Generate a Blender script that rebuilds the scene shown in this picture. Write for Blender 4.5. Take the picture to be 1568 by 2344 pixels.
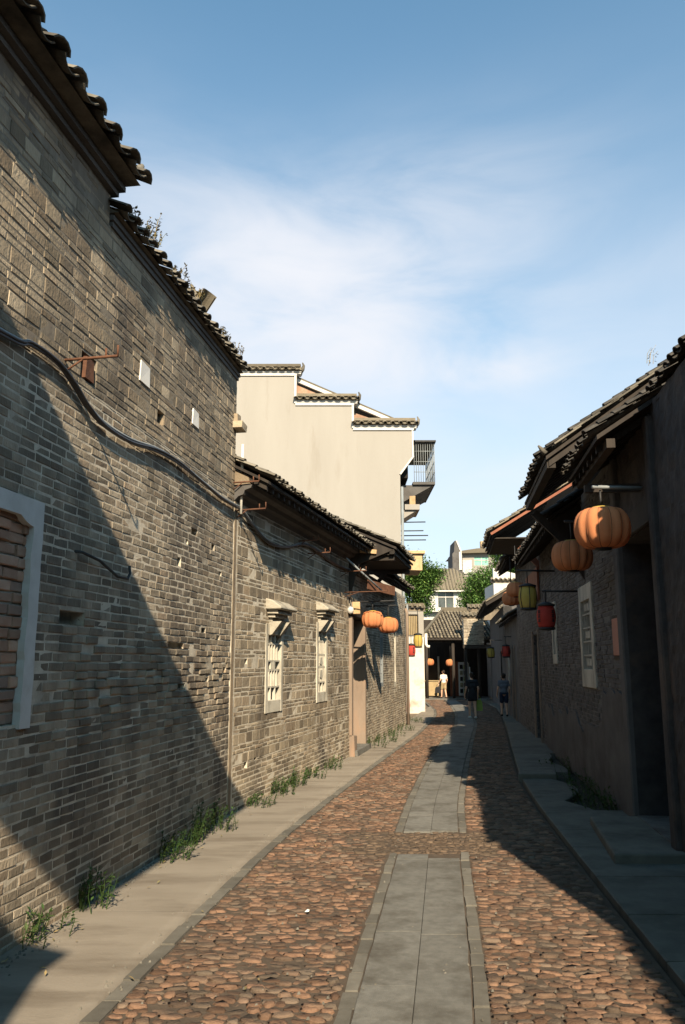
import bpy, math, random
from mathutils import Vector, Matrix, noise as mnoise
R = math.radians
rng = random.Random(7)
for o in list(bpy.data.objects): bpy.data.objects.remove(o)
S = bpy.context.scene
C = S.collection

# ------------------------------------------------------------------ camera
CAM_H = 1.95; PITCH = math.atan(348/1870)
cd = bpy.data.cameras.new('camera'); cam = bpy.data.objects.new('camera', cd); C.objects.link(cam)
cam.location = (0, 0, CAM_H); cam.rotation_euler = (R(90)+PITCH, 0, 0)
cd.sensor_fit = 'VERTICAL'; cd.sensor_height = 36; cd.sensor_width = 24
cd.lens = 1870/2344*36; cd.clip_end = 3000; cd.clip_start = .05
S.camera = cam
# ------------------------------------------------------------------ sun, sky, exposure
SUN_EL, SUN_HEAD = 34.0, -7.0          # degrees; heading of the travelling light, right of +Y
sd = bpy.data.lights.new('sun', 'SUN'); sun = bpy.data.objects.new('sun', sd); C.objects.link(sun)
sd.energy = 5.0; sd.angle = R(.5); sd.color = (1.0, .83, .60)
hd = R(SUN_HEAD); el = R(SUN_EL)
ldir = Vector((math.sin(hd)*math.cos(el), math.cos(hd)*math.cos(el), -math.sin(el)))
sun.rotation_euler = ldir.to_track_quat('-Z', 'Y').to_euler()
W = bpy.data.worlds.new('World'); S.world = W; W.use_nodes = True
wn, wl = W.node_tree.nodes, W.node_tree.links
bg = wn['Background']
sky = wn.new('ShaderNodeTexSky'); sky.sky_type = 'NISHITA'; sky.sun_disc = False
sky.sun_elevation = el; sky.sun_rotation = math.atan2(-ldir.x, -ldir.y)
sky.air_density = 1.0; sky.dust_density = 1.0; sky.ozone_density = 1.6; sky.altitude = 50
SKY = .067
bg.inputs['Strength'].default_value = SKY
def wmath(op, a, b=None, clamp=False):
    n = wn.new('ShaderNodeMath'); n.operation = op; n.use_clamp = clamp
    for i, v in enumerate((a, b)):
        if v is None: continue
        if isinstance(v, (int, float)): n.inputs[i].default_value = v
        else: wl.new(v, n.inputs[i])
    return n.outputs[0]
tc = wn.new('ShaderNodeTexCoord'); sep = wn.new('ShaderNodeSeparateXYZ'); wl.new(tc.outputs['Generated'], sep.inputs[0])
dx, dy_, dz = sep.outputs
nz = wn.new('ShaderNodeTexNoise'); nz.inputs['Scale'].default_value = 4.2; nz.inputs['Detail'].default_value = 7; nz.inputs['Roughness'].default_value = .55; nz.inputs['Distortion'].default_value = .5
mp = wn.new('ShaderNodeMapping'); mp.inputs['Scale'].default_value = (1.0, .6, 2.6); mp.inputs['Rotation'].default_value = (0, R(14), 0); mp.inputs['Location'].default_value = (.35, .1, .2)
wl.new(tc.outputs['Generated'], mp.inputs[0]); wl.new(mp.outputs[0], nz.inputs['Vector'])
def blob(cx, cz, rx, rz, tilt, amp):
    ct, st = math.cos(R(tilt)), math.sin(R(tilt))
    ax = wmath('SUBTRACT', dx, cx); az = wmath('SUBTRACT', dz, cz)
    u = wmath('ADD', wmath('MULTIPLY', ax, ct/rx), wmath('MULTIPLY', az, st/rx))
    v = wmath('ADD', wmath('MULTIPLY', ax, -st/rz), wmath('MULTIPLY', az, ct/rz))
    d = wmath('ADD', wmath('MULTIPLY', u, u), wmath('MULTIPLY', v, v))
    return wmath('MULTIPLY', wmath('EXPONENT', wmath('MULTIPLY', d, -1.0)), amp)
blobs = [(.0, .455, .20, .075, 12, 1.25), (-.10, .41, .2, .09, -25, 1.0), (.10, .38, .25, .07, 0, .35), (.165, .343, .085, .020, 4, .85), (.08, .36, .12, .022, -6, .45),
         (.33, .43, .16, .03, 18, .15), (-.5, .35, .3, .06, 0, .6), (.7, .3, .3, .06, 0, .6), (0, .2, .9, .06, 0, .35)]
acc = None
for b in blobs:
    v = blob(*b); acc = v if acc is None else wmath('ADD', acc, v)
nn = wmath('MULTIPLY_ADD', wmath('SUBTRACT', nz.outputs['Fac'], .42), 3.6); 
for n in wn:
    if n.type == 'MATH' and n.operation == 'MULTIPLY_ADD': n.inputs[2].default_value = .45
cl = wmath('MULTIPLY', wmath('MULTIPLY', acc, nn), .8)
hz = wmath('MULTIPLY', wmath('EXPONENT', wmath('MULTIPLY', wmath('MULTIPLY', dz, dz), -1/.37**2)), .80)   # pale haze low over the horizon
cl = wmath('ADD', wmath('MULTIPLY', cl, 1.25), wmath('ADD', wmath('MULTIPLY', hz, 1.9), .06)); cl = wmath('SUBTRACT', 1.0, wmath('EXPONENT', wmath('MULTIPLY', wmath('MAXIMUM', cl, 0), -1.0)), True)
mixc = wn.new('ShaderNodeMix'); mixc.data_type = 'RGBA'; wl.new(cl, mixc.inputs['Factor'])
tint = wn.new('ShaderNodeMix'); tint.data_type = 'RGBA'; tint.blend_type = 'MULTIPLY'; tint.inputs['Factor'].default_value = 1
wl.new(sky.outputs[0], tint.inputs['A']); tint.inputs['B'].default_value = (.60, 1.46, 1.55, 1)
wl.new(tint.outputs['Result'], mixc.inputs['A']); mixc.inputs['B'].default_value = (7.3, 7.35, 7.7, 1)
wl.new(mixc.outputs['Result'], bg.inputs['Color'])
S.view_settings.view_transform = 'Standard'; S.view_settings.look = 'None'; S.view_settings.gamma = 1
S.view_settings.exposure = .95
S.view_settings.use_curve_mapping = False
S.render.engine = 'CYCLES'
S.cycles.diffuse_bounces = 1

# ------------------------------------------------------------------ materials
def mat(name, c1, c2, scale=4, rough=.9, bump=.25, bscale=60, var=0.0, c3=None, c3amt=.5, stain=None, stain_scale=.7, stain_lo=.5, stain_hi=.7, transl=0, spec=.25, stretch=(1, 1, 1), metal=0):
    m = bpy.data.materials.new(name); m.use_nodes = True
    n, l = m.node_tree.nodes, m.node_tree.links
    P = n['Principled BSDF']; P.inputs['Roughness'].default_value = rough; P.inputs['Specular IOR Level'].default_value = spec; P.inputs['Metallic'].default_value = metal
    g = n.new('ShaderNodeNewGeometry'); mpn = n.new('ShaderNodeMapping'); mpn.inputs['Scale'].default_value = stretch
    l.new(g.outputs['Position'], mpn.inputs[0])
    def nz(sc, det=5, ro=.6):
        t = n.new('ShaderNodeTexNoise'); t.inputs['Scale'].default_value = sc; t.inputs['Detail'].default_value = det; t.inputs['Roughness'].default_value = ro
        l.new(mpn.outputs[0], t.inputs['Vector']); return t.outputs['Fac']
    def mr(v, a, b, c=0, d=1):
        t = n.new('ShaderNodeMapRange'); l.new(v, t.inputs[0])
        for i, q in enumerate((a, b, c, d)): t.inputs[i+1].default_value = q
        return t.outputs[0]
    def mix(f, a, b, mode='MIX'):
        t = n.new('ShaderNodeMix'); t.data_type = 'RGBA'; t.blend_type = mode
        if isinstance(f, (int, float)): t.inputs['Factor'].default_value = f
        else: l.new(f, t.inputs['Factor'])
        for k, q in (('A', a), ('B', b)):
            if isinstance(q, tuple): t.inputs[k].default_value = (*q, 1)
            else: l.new(q, t.inputs[k])
        return t.outputs['Result']
    def mth(op, a, b):
        t = n.new('ShaderNodeMath'); t.operation = op
        for i, q in enumerate((a, b)):
            if isinstance(q, (int, float)): t.inputs[i].default_value = q
            else: l.new(q, t.inputs[i])
        return t.outputs[0]
    col = mix(mr(nz(scale), .32, .68), c1, c2)
    if var or c3:
        oi = n.new('ShaderNodeObjectInfo')
        r = mth('FRACT', mth('ADD', g.outputs['Random Per Island'], oi.outputs['Random']), 0)
        if c3:
            r2 = mth('FRACT', mth('MULTIPLY', r, 7.31), 0)
            col = mix(mth('MULTIPLY', mr(r2, .45, 1), c3amt), col, c3)
        if var:
            k = mr(r, 0, 1, 1-var, 1+var)
            cmb = n.new('ShaderNodeCombineColor'); [l.new(k, cmb.inputs[i]) for i in range(3)]
            col = mix(1.0, col, cmb.outputs[0], 'MULTIPLY')
    if stain:
        col = mix(mr(nz(stain_scale, 6, .65), stain_lo, stain_hi), col, stain)
    l.new(col, P.inputs['Base Color'])
    if bump:
        b = n.new('ShaderNodeBump'); b.inputs['Strength'].default_value = bump; b.inputs['Distance'].default_value = .012
        l.new(nz(bscale, 4, .6), b.inputs['Height']); l.new(b.outputs[0], P.inputs['Normal'])
    if transl:
        tr = n.new('ShaderNodeBsdfTranslucent'); l.new(col, tr.inputs['Color'])
        mx = n.new('ShaderNodeMixShader'); mx.inputs[0].default_value = transl
        l.new(P.outputs[0], mx.inputs[1]); l.new(tr.outputs[0], mx.inputs[2]); l.new(mx.outputs[0], n['Material Output'].inputs['Surface'])
    return m
M = {}
M['brick'] = mat('grey_brick', (.23, .19, .138), (.345, .29, .22), 3.5, .92, .9, 45, .40, (.215, .155, .105), .6, stain=(.07, .06, .052), stain_scale=.9, stain_lo=.47, stain_hi=.68, stretch=(1, 1, .45))
M['brick_tall'] = mat('box_brick', (.225, .18, .125), (.34, .282, .205), 2.8, .92, .9, 40, .40, (.205, .15, .10), .6, stain=(.058, .05, .045), stain_scale=1.0, stain_lo=.46, stain_hi=.74, stretch=(1, 1, .5))
M['brick_red'] = mat('red_brown_brick', (.34, .19, .125), (.44, .30, .22), 5, .92, .4, 60, .3, (.20, .17, .15), .6)
M['brick_dark'] = mat('shade_dark_brick', (.075, .073, .072), (.115, .11, .107), 3, .92, .4, 60, .25, (.11, .10, .095), .6, stain=(.07, .062, .055), stain_scale=.7)  # grey brick darkened in colour to stand in for the right row's shade
M['mortar'] = mat('lime_mortar', (.48, .425, .34), (.60, .54, .44), 9, .95, .5, 70, stain=(.17, .145, .115), stain_scale=1.3, stain_lo=.47, stain_hi=.70)
M['mortar_mid'] = mat('grey_mortar', (.19, .165, .128), (.28, .245, .195), 7, .95, .4, 90, stain=(.12, .10, .085), stain_scale=1.3, stain_lo=.42, stain_hi=.68, stretch=(1, 1, .3))
M['mortar_dark'] = mat('shade_dark_mortar', (.125, .12, .112), (.17, .162, .152), 9, .95, .4, 90, stain=(.10, .09, .08), stain_scale=1.3)  # mortar copy darkened to paint in shade on the right walls
M['plaster_grey'] = mat('weathered_grey_plaster', (.085, .08, .077), (.125, .118, .112), 2, .93, .4, 40, stain=(.07, .06, .055), stain_scale=1.1)
M['plaster_brown'] = mat('shade_dark_plaster', (.042, .038, .037), (.075, .066, .062), 5, .93, .8, 25, stain=(.10, .075, .06), stain_scale=1.6, stain_lo=.55, stain_hi=.7)  # shade put into the plaster colour of the nearest right wall
M['cream'] = mat('cream_render', (.30, .28, .252), (.325, .305, .276), 1.5, .9, .4, 50, stain=(.22, .19, .155), stain_scale=1.1, stain_lo=.56, stain_hi=.85, stretch=(1, 1, .16))
M['white'] = mat('white_paint', (.50, .485, .46), (.60, .585, .56), 5, .8, .15, 60, stain=(.45, .41, .36), stain_scale=2.2, stain_lo=.55, stain_hi=.75)
M['white_pink'] = mat('stained_whitewash', (.56, .52, .47), (.64, .60, .54), 3, .85, .2, 40, stain=(.56, .30, .25), stain_scale=1.9, stain_lo=.55, stain_hi=.72)
M['stone_frame'] = mat('pale_stone', (.42, .39, .32), (.54, .50, .42), 8, .85, .3, 60, stain=(.22, .195, .155), stain_scale=2.6, stain_lo=.46, stain_hi=.72, stretch=(1, 1, .5))
M['stone_worn'] = mat('worn_stone', (.32, .29, .235), (.43, .39, .32), 7, .9, .5, 40, stain=(.14, .125, .10), stain_scale=3, stain_lo=.46, stain_hi=.68)
M['tile'] = mat('grey_roof_tile', (.10, .088, .07), (.17, .15, .12), 7, .93, .4, 50, .35, (.22, .20, .16), .4, stain=(.055, .05, .043), stain_scale=2.5, stain_lo=.5, stain_hi=.7)
M['tile_dark'] = mat('shade_dark_roof_tile', (.045, .04, .035), (.08, .072, .062), 7, .93, .5, 50, .35, stain=(.03, .028, .025), stain_scale=2.5)  # darker tile copy that paints the near right roofs as shaded
M['tile_pale'] = mat('weathered_pale_tile', (.15, .128, .092), (.215, .185, .138), 6, .93, .4, 50, .3, (.13, .11, .085), .6)
M['wood'] = mat('dark_wood', (.026, .021, .018), (.046, .037, .030), 6, .8, .3, 40, .25, stretch=(1, 1, .2))
M['wood_red'] = mat('red_brown_wood', (.21, .075, .045), (.28, .11, .065), 6, .75, .25, 40, .2)
M['wood_raw'] = mat('raw_wood', (.38, .25, .13), (.50, .35, .2), 8, .8, .25, 40, .2)
M['post'] = mat('worn_timber_post', (.19, .145, .112), (.26, .20, .155), 3, .85, .35, 40, stain=(.30, .2, .14), stain_scale=2.5, stretch=(1, 1, .3))
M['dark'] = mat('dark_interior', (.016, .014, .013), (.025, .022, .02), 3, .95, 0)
M['cobble'] = mat('cobblestone', (.122, .070, .046), (.198, .119, .077), 14, .85, 1.0, 45, .48, (.105, .086, .066), .85, stain=(.072, .056, .043), stain_scale=1.6, stain_lo=.5, stain_hi=.75, spec=.3)
M['cobble_dark'] = mat('patch_sett', (.085, .06, .042), (.14, .10, .07), 12, .9, 1.0, 45, .3, stain=(.07, .055, .042), stain_scale=2.5)
M['soil'] = mat('joint_soil', (.065, .05, .038), (.10, .076, .057), 8, .97, .6, 60)
M['dark_soil'] = mat('blackish_soil', (.025, .024, .018), (.045, .042, .032), 6, .9, .6, 40)  # near-black ground tone, bare along the right gutter
M['slab'] = mat('grey_granite_slab', (.135, .132, .12), (.185, .18, .164), 14, .9, .6, 140, .07, stain=(.085, .078, .066), stain_scale=2.3, stain_lo=.47, stain_hi=.68)
M['flag'] = mat('shade_dark_flagstone', (.105, .105, .09), (.15, .148, .125), 5, .85, .4, 90, .14, stain=(.07, .072, .058), stain_scale=1.6)  # darker slab copy, the right pavement's shade put into its colour
M['sett'] = mat('edge_sett', (.11, .102, .086), (.15, .14, .12), 8, .9, .4, 80, .25)
M['concrete'] = mat('pavement_concrete', (.225, .195, .158), (.265, .232, .19), 2.2, .92, .5, 90, .03, stain=(.15, .125, .098), stain_scale=1.3, stain_lo=.48, stain_hi=.70, stretch=(.5, 1.8, 1))
M['ground'] = mat('ground_soil', (.14, .11, .08), (.2, .16, .12), 2, .97, .4, 30)
M['cable'] = mat('black_cable', (.03, .032, .04), (.05, .052, .06), 6, .45, 0, spec=.5)
M['rust'] = mat('rusty_iron', (.085, .04, .026), (.15, .07, .04), 12, .85, .3, 80)
M['iron'] = mat('dark_iron', (.03, .03, .032), (.05, .05, .05), 12, .6, .1, 80, metal=.3)
M['pipe_white'] = mat('white_plastic_pipe', (.66, .63, .56), (.74, .71, .64), 4, .5, 0)
M['pipe_grey'] = mat('grey_pipe', (.20, .22, .23), (.26, .28, .29), 4, .55, .05)
M['paper'] = mat('white_paper', (.68, .66, .62), (.74, .72, .68), 4, .85, .05)
M['plaque'] = mat('faded_pink_plaque', (.36, .16, .115), (.42, .20, .15), 5, .7, .1)
M['lan_orange'] = mat('orange_silk', (.63, .235, .10), (.70, .285, .13), 5, .85, .3, 90, transl=.28)
M['lan_red'] = mat('red_silk', (.50, .06, .045), (.58, .08, .055), 5, .75, .15, 120, transl=.3)
M['lan_yellow'] = mat('yellow_silk', (.55, .40, .09), (.62, .46, .12), 5, .75, .1, 120, transl=.3)
M['leaf'] = mat('leaf', (.026, .06, .014), (.05, .098, .024), 3, .6, 0, var=.4, c3=(.085, .11, .035), c3amt=.6, transl=.25, spec=.3)
M['leaf_tree'] = mat('tree_leaf', (.075, .165, .04), (.125, .235, .06), 2, .6, 0, var=.4, c3=(.20, .26, .05), c3amt=.5, transl=.25, spec=.3)
M['leaf_dry'] = mat('dry_weed', (.20, .15, .07), (.30, .23, .11), 3, .8, 0, var=.3, c3=(.12, .14, .05), c3amt=.6)
M['bark'] = mat('bark', (.12, .09, .06), (.18, .14, .1), 6, .95, .5, 30)
M['skin'] = mat('skin', (.62, .36, .24), (.66, .39, .27), 5, .55, 0)
M['hair'] = mat('dark_hair', (.02, .014, .01), (.035, .024, .018), 12, .6, .2, 60)
M['cloth_black'] = mat('black_cloth', (.015, .015, .018), (.025, .025, .028), 8, .9, .2, 60)
M['cloth_grey'] = mat('grey_blue_cloth', (.11, .12, .145), (.145, .155, .18), 8, .9, .2, 60)
M['cloth_navy'] = mat('navy_cloth', (.02, .024, .045), (.03, .035, .06), 8, .9, .2, 60)
M['cloth_white'] = mat('white_cloth', (.60, .58, .55), (.66, .64, .6), 8, .9, .1, 60)
M['bag_green'] = mat('green_bag_cloth', (.20, .26, .05), (.26, .32, .07), 8, .8, .1, 60)
M['glass_green'] = mat('green_glass', (.20, .46, .36), (.26, .52, .42), 2, .15, 0, spec=.6)
M['glass'] = mat('dim_window_glass', (.05, .06, .06), (.09, .10, .10), 2, .15, 0, spec=.6)
M['shop'] = mat('shop_goods', (.12, .10, .07), (.34, .30, .20), 9, .9, .1, 30)
M['wood_floor'] = mat('shop_timber', (.30, .22, .12), (.40, .31, .18), 4, .85, .2, 30)

# ------------------------------------------------------------------ helpers
def link(o, parent=None):
    C.objects.link(o)
    if parent is not None: o.parent = parent
    return o
def tag(o, label, cat, group=None):
    o['label'] = label; o['category'] = cat
    if group: o['group'] = group
    return o
def thing(name, label, cat, loc=(0, 0, 0), rot=0, group=None):
    o = link(bpy.data.objects.new(name, None)); o.location = loc; o.rotation_euler = (0, 0, rot); o.empty_display_size = .2
    return tag(o, label, cat, group)
def structure(o): o['kind'] = 'structure'; return o
def world_of(root, p):
    if root is None: return Vector(p)
    a = root.rotation_euler.z; c, s = math.cos(a), math.sin(a); L = root.location
    return Vector((L.x+c*p[0]-s*p[1], L.y+s*p[0]+c*p[1], L.z+p[2]))
CT, ST = math.cos(PITCH), math.sin(PITCH)
def project(p):
    z = p[2]-CAM_H; d = p[1]*CT+z*ST
    if d < .2: return None
    return (784+1870*p[0]/d, 1172-1870*(z*CT-p[1]*ST)/d, d)
def in_frame(p, m=40):
    q = project(p)
    return q is not None and -m < q[0] < 1568+m and -m < q[1] < 2344+m
class MB:
    def __init__(s): s.v = []; s.f = []; s.sm = []
    def add(s, vs, fs, smooth=False):
        b = len(s.v); s.v += [tuple(q) for q in vs]; s.f += [tuple(i+b for i in f) for f in fs]; s.sm += [smooth]*len(fs); return s
    def box(s, x0, x1, y0, y1, z0, z1, j=0):
        vs = [(x, y, z) for z in (z0, z1) for y in (y0, y1) for x in (x0, x1)]
        if j: vs = [(a+rng.uniform(-j, j), b+rng.uniform(-j, j), c+rng.uniform(-j, j)) for a, b, c in vs]
        return s.add(vs, [(0, 2, 3, 1), (4, 5, 7, 6), (0, 1, 5, 4), (2, 6, 7, 3), (0, 4, 6, 2), (1, 3, 7, 5)])
    def bar(s, p, q, w, h=None, up=(0, 0, 1)):
        h = h or w; p = Vector(p); q = Vector(q); d = (q-p).normalized(); up = Vector(up)
        if abs(d.dot(up)) > .95: up = Vector((0, 1, 0))
        a = d.cross(up).normalized()*w/2; b = a.cross(d).normalized()*h/2
        vs = [p-a-b, p+a-b, p+a+b, p-a+b, q-a-b, q+a-b, q+a+b, q-a+b]
        return s.add(vs, [(0, 1, 2, 3), (7, 6, 5, 4), (0, 4, 5, 1), (1, 5, 6, 2), (2, 6, 7, 3), (3, 7, 4, 0)])
    def tube(s, pts, r, n=8, cap=True):
        pts = [Vector(p) for p in pts]; rs = r if isinstance(r, (list, tuple)) else [r]*len(pts)
        vs = []; ref = None
        for i, p in enumerate(pts):
            d = (pts[min(i+1, len(pts)-1)]-pts[max(i-1, 0)]).normalized()
            if ref is None: ref = Vector((0, 0, 1)) if abs(d.z) < .9 else Vector((1, 0, 0))
            a = d.cross(ref).normalized(); b = a.cross(d)
            ref = b if b.length > .1 else ref
            vs += [p+(a*math.cos(2*math.pi*k/n)+b*math.sin(2*math.pi*k/n))*rs[i] for k in range(n)]
        fs = [(i*n+k, i*n+(k+1) % n, (i+1)*n+(k+1) % n, (i+1)*n+k) for i in range(len(pts)-1) for k in range(n)]
        if cap: fs += [tuple(range(n))[::-1], tuple(range((len(pts)-1)*n, len(pts)*n))]
        return s.add(vs, fs, True)
    def lathe(s, prof, n=24, c=(0, 0, 0), rf=None):
        vs = []
        for (r, z) in prof:
            for k in range(n):
                a = 2*math.pi*k/n; q = r*(rf(a, z) if rf else 1); vs.append((c[0]+q*math.cos(a), c[1]+q*math.sin(a), c[2]+z))
        fs = [(i*n+k, i*n+(k+1) % n, (i+1)*n+(k+1) % n, (i+1)*n+k) for i in range(len(prof)-1) for k in range(n)]
        fs += [tuple(range(n))[::-1], tuple(range((len(prof)-1)*n, len(prof)*n))]
        return s.add(vs, fs, True)
    def prism(s, poly, y0, y1):           # poly in x,z
        n = len(poly); vs = [(x, y0, z) for x, z in poly]+[(x, y1, z) for x, z in poly]
        return s.add(vs, [tuple(range(n)), tuple(range(2*n-1, n-1, -1))]+[(i, n+i, n+(i+1) % n, (i+1) % n) for i in range(n)])
    def prismx(s, poly, x0, x1):          # poly in y,z
        n = len(poly); vs = [(x0, y, z) for y, z in poly]+[(x1, y, z) for y, z in poly]
        return s.add(vs, [tuple(range(n))[::-1], tuple(range(n, 2*n))]+[(i, (i+1) % n, n+(i+1) % n, n+i) for i in range(n)])
    def capsule(s, p, q, r0, r1, n=12, m=4):
        p = Vector(p); q = Vector(q); d = (q-p); d = d.normalized() if d.length > 1e-6 else Vector((0, 0, 1))
        pts = []; rs = []
        for i in range(m+1):
            a = math.pi/2*(1-i/m)*.98; pts.append(p-d*r0*math.sin(a)); rs.append(max(.002, r0*math.cos(a)))
        for i in range(m+1):
            a = math.pi/2*(i/m)*.98; pts.append(q+d*r1*math.sin(a)); rs.append(max(.002, r1*math.cos(a)))
        ref = Vector((0, 1, 0)) if abs(d.y) < .9 else Vector((1, 0, 0)); a = d.cross(ref).normalized(); b = a.cross(d)
        vs = [c+(a*math.cos(2*math.pi*k/n)+b*math.sin(2*math.pi*k/n))*r for c, r in zip(pts, rs) for k in range(n)]
        fs = [(i*n+k, i*n+(k+1) % n, (i+1)*n+(k+1) % n, (i+1)*n+k) for i in range(len(pts)-1) for k in range(n)]
        fs += [tuple(range(n))[::-1], tuple(range((len(pts)-1)*n, len(pts)*n))]
        return s.add(vs, fs, True)
    def mesh(s, name, m=None):
        me = bpy.data.meshes.new(name); me.from_pydata(s.v, [], s.f); me.polygons.foreach_set('use_smooth', s.sm)
        if m: me.materials.append(M[m] if isinstance(m, str) else m)
        me.update(); return me
    def build(s, name, m, parent=None, kind=None):
        o = link(bpy.data.objects.new(name, s.mesh(name, m)), parent)
        if kind: o['kind'] = kind
        return o
def bevel(o, w=.01, seg=1):
    b = o.modifiers.new('bevel', 'BEVEL'); b.width = w; b.segments = seg; b.limit_method = 'ANGLE'; return o

# ---- brickwork -------------------------------------------------------------
def brick_unit(L, H, D, bev, j, seed):
    r = random.Random(seed); vs = []
    for (y, k) in ((0, bev), (bev*.8, 0), (D, 0)):
        for (sx, sz) in ((-1, -1), (1, -1), (1, 1), (-1, 1)):
            vs.append((sx*(L/2-k*r.uniform(.7, 1.8))+r.uniform(-j, j)*1.5, y+r.uniform(-j, j)*.5, sz*(H/2-k*r.uniform(.7, 1.3))+r.uniform(-j, j)))
    fs = [(0, 1, 2, 3)]+[(i+4, (i+1) % 4+4, (i+1) % 4, i) for i in range(4)]+[(i+8, (i+1) % 4+8, (i+1) % 4+4, i+4) for i in range(4)]
    return vs, fs
BU = {}
def bricks(root, rows, x0, x1, cuts, m, seed, parts=300, joint=.009, depth_j=.006, erode=None, y=0., D=.05, name='brick', parent=None):
    r = random.Random(seed); lst = []
    for (z, h, L) in rows:
        x = x0-r.random()*L
        while x < x1:
            l = L*r.uniform(.82, 1.12); a, b = max(x, x0), min(x+l-joint*.6, x1); x += l
            segs = [(a, b)]
            for c in cuts:
                if z+h*.5 > c[2] and z+h*.5 < c[3]:
                    ns = []
                    for (p, q) in segs:
                        if q <= c[0] or p >= c[1]: ns.append((p, q)); continue
                        if p < c[0]: ns.append((p, c[0]))
                        if q > c[1]: ns.append((c[1], q))
                    segs = ns
            for (p, q) in segs:
                if q-p < .035: continue
                e = erode((p+q)/2, z) if erode else 0
                if e and r.random() < e*.05: continue
                dy = r.uniform(-1, 1)*depth_j*(1+4*e)
                lst.append(((p+q)/2, z+h/2+r.uniform(-.002, .002)*(1+2*e), q-p, h-joint*(1+.6*e), dy, r.uniform(-.012, .012)*(1+.8*e)))
    own = parent or root
    def score(b):
        w = world_of(root, (b[0], y, b[1])); q = project(w)
        return -1 if not in_frame(w, 10) else b[2]*b[3]/q[2]**2
    lst.sort(key=score, reverse=True)
    mb = MB()
    for i, (cx, cz, l, h, dy, rot) in enumerate(lst):
        key = (round(max(h, .02)/.03), m, i % 5)
        if i < parts and score(lst[i]) > 0:
            if key not in BU:
                vs, fs = brick_unit(.25, key[0]*.03, D, .007, .0035, hash(key) % 999 if False else key[0]*7+key[2])
                b = MB(); b.add(vs, fs); BU[key] = (b.mesh('brick', m), key[0]*.03)
            me, h0 = BU[key]
            o = link(bpy.data.objects.new(name, me), own); o.location = (cx, y-dy, cz); o.scale = (l/.25, 1, h/h0); o.rotation_euler = (0, rot, 0)
        else:
            vs, fs = brick_unit(l, h, D, .007, .0035, i)
            c_, s_ = math.cos(rot), math.sin(rot)
            mb.add([(cx+a*c_+g*s_, y-dy+b, cz-a*s_+g*c_) for a, b, g in vs], fs)
    if mb.f: mb.build('bricks', m, own, 'stuff')
def rows_of(z0, z1, pat, jit=.0, seed=1):
    r = random.Random(seed); z = z0; out = []; k = 0
    while z < z1-.02:
        h, L = pat[k % len(pat)]; h = min(h*(1+r.uniform(-jit, jit)), z1-z); out.append((z, h, L)); z += h; k += 1
    return out
def wall_body(root, x0, x1, z0, z1, thick, openings, m='mortar', recess=None, step=.12, y=.012, name='wall', parent=None, wob=.004):
    xs = set(); zs = set(); n = max(2, int((x1-x0)/step)); k = max(2, int((z1-z0)/step))
    xs = {x0+(x1-x0)*i/n for i in range(n+1)}; zs = {z0+(z1-z0)*i/k for i in range(k+1)}
    for o in openings:
        for v in o[:2]:
            if x0 < v < x1: xs.add(v)
        for v in o[2:4]:
            if z0 < v < z1: zs.add(v)
    xs = sorted(xs); zs = sorted(zs); mb = MB(); vs = []
    onedge = lambda a, b: any(o[0]-1e-6 <= a <= o[1]+1e-6 and o[2]-1e-6 <= b <= o[3]+1e-6 for o in openings)
    for b in zs:
        for a in xs:
            q = y+(recess(a, b) if recess else 0)+(0 if onedge(a, b) else wob*mnoise.noise(Vector((a*9, b*9, 1.7))))
            vs.append((a, q, b))
    nx = len(xs); fs = []
    for i in range(len(zs)-1):
        for j in range(nx-1):
            cx, cz = (xs[j]+xs[j+1])/2, (zs[i]+zs[i+1])/2
            if any(o[0] < cx < o[1] and o[2] < cz < o[3] for o in openings): continue
            fs.append((i*nx+j, i*nx+j+1, (i+1)*nx+j+1, (i+1)*nx+j))
    mb.add(vs, fs)
    t = y+thick
    mb.add([(x0, y, z0), (x0, t, z0), (x0, t, z1), (x0, y, z1), (x1, y, z0), (x1, t, z0), (x1, t, z1), (x1, y, z1)], [(0, 3, 2, 1), (4, 5, 6, 7), (3, 7, 6, 2), (1, 2, 6, 5)])
    for o in openings:
        a, b, c, d, e = o[:5]
        q = [(a, y, c), (b, y, c), (b, y, d), (a, y, d), (a, y+e, c), (b, y+e, c), (b, y+e, d), (a, y+e, d)]
        mb.add(q, [(0, 1, 5, 4), (1, 2, 6, 5), (2, 3, 7, 6), (3, 0, 4, 7), (4, 5, 6, 7)])
    return mb.build(name, m, parent or root)

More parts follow.
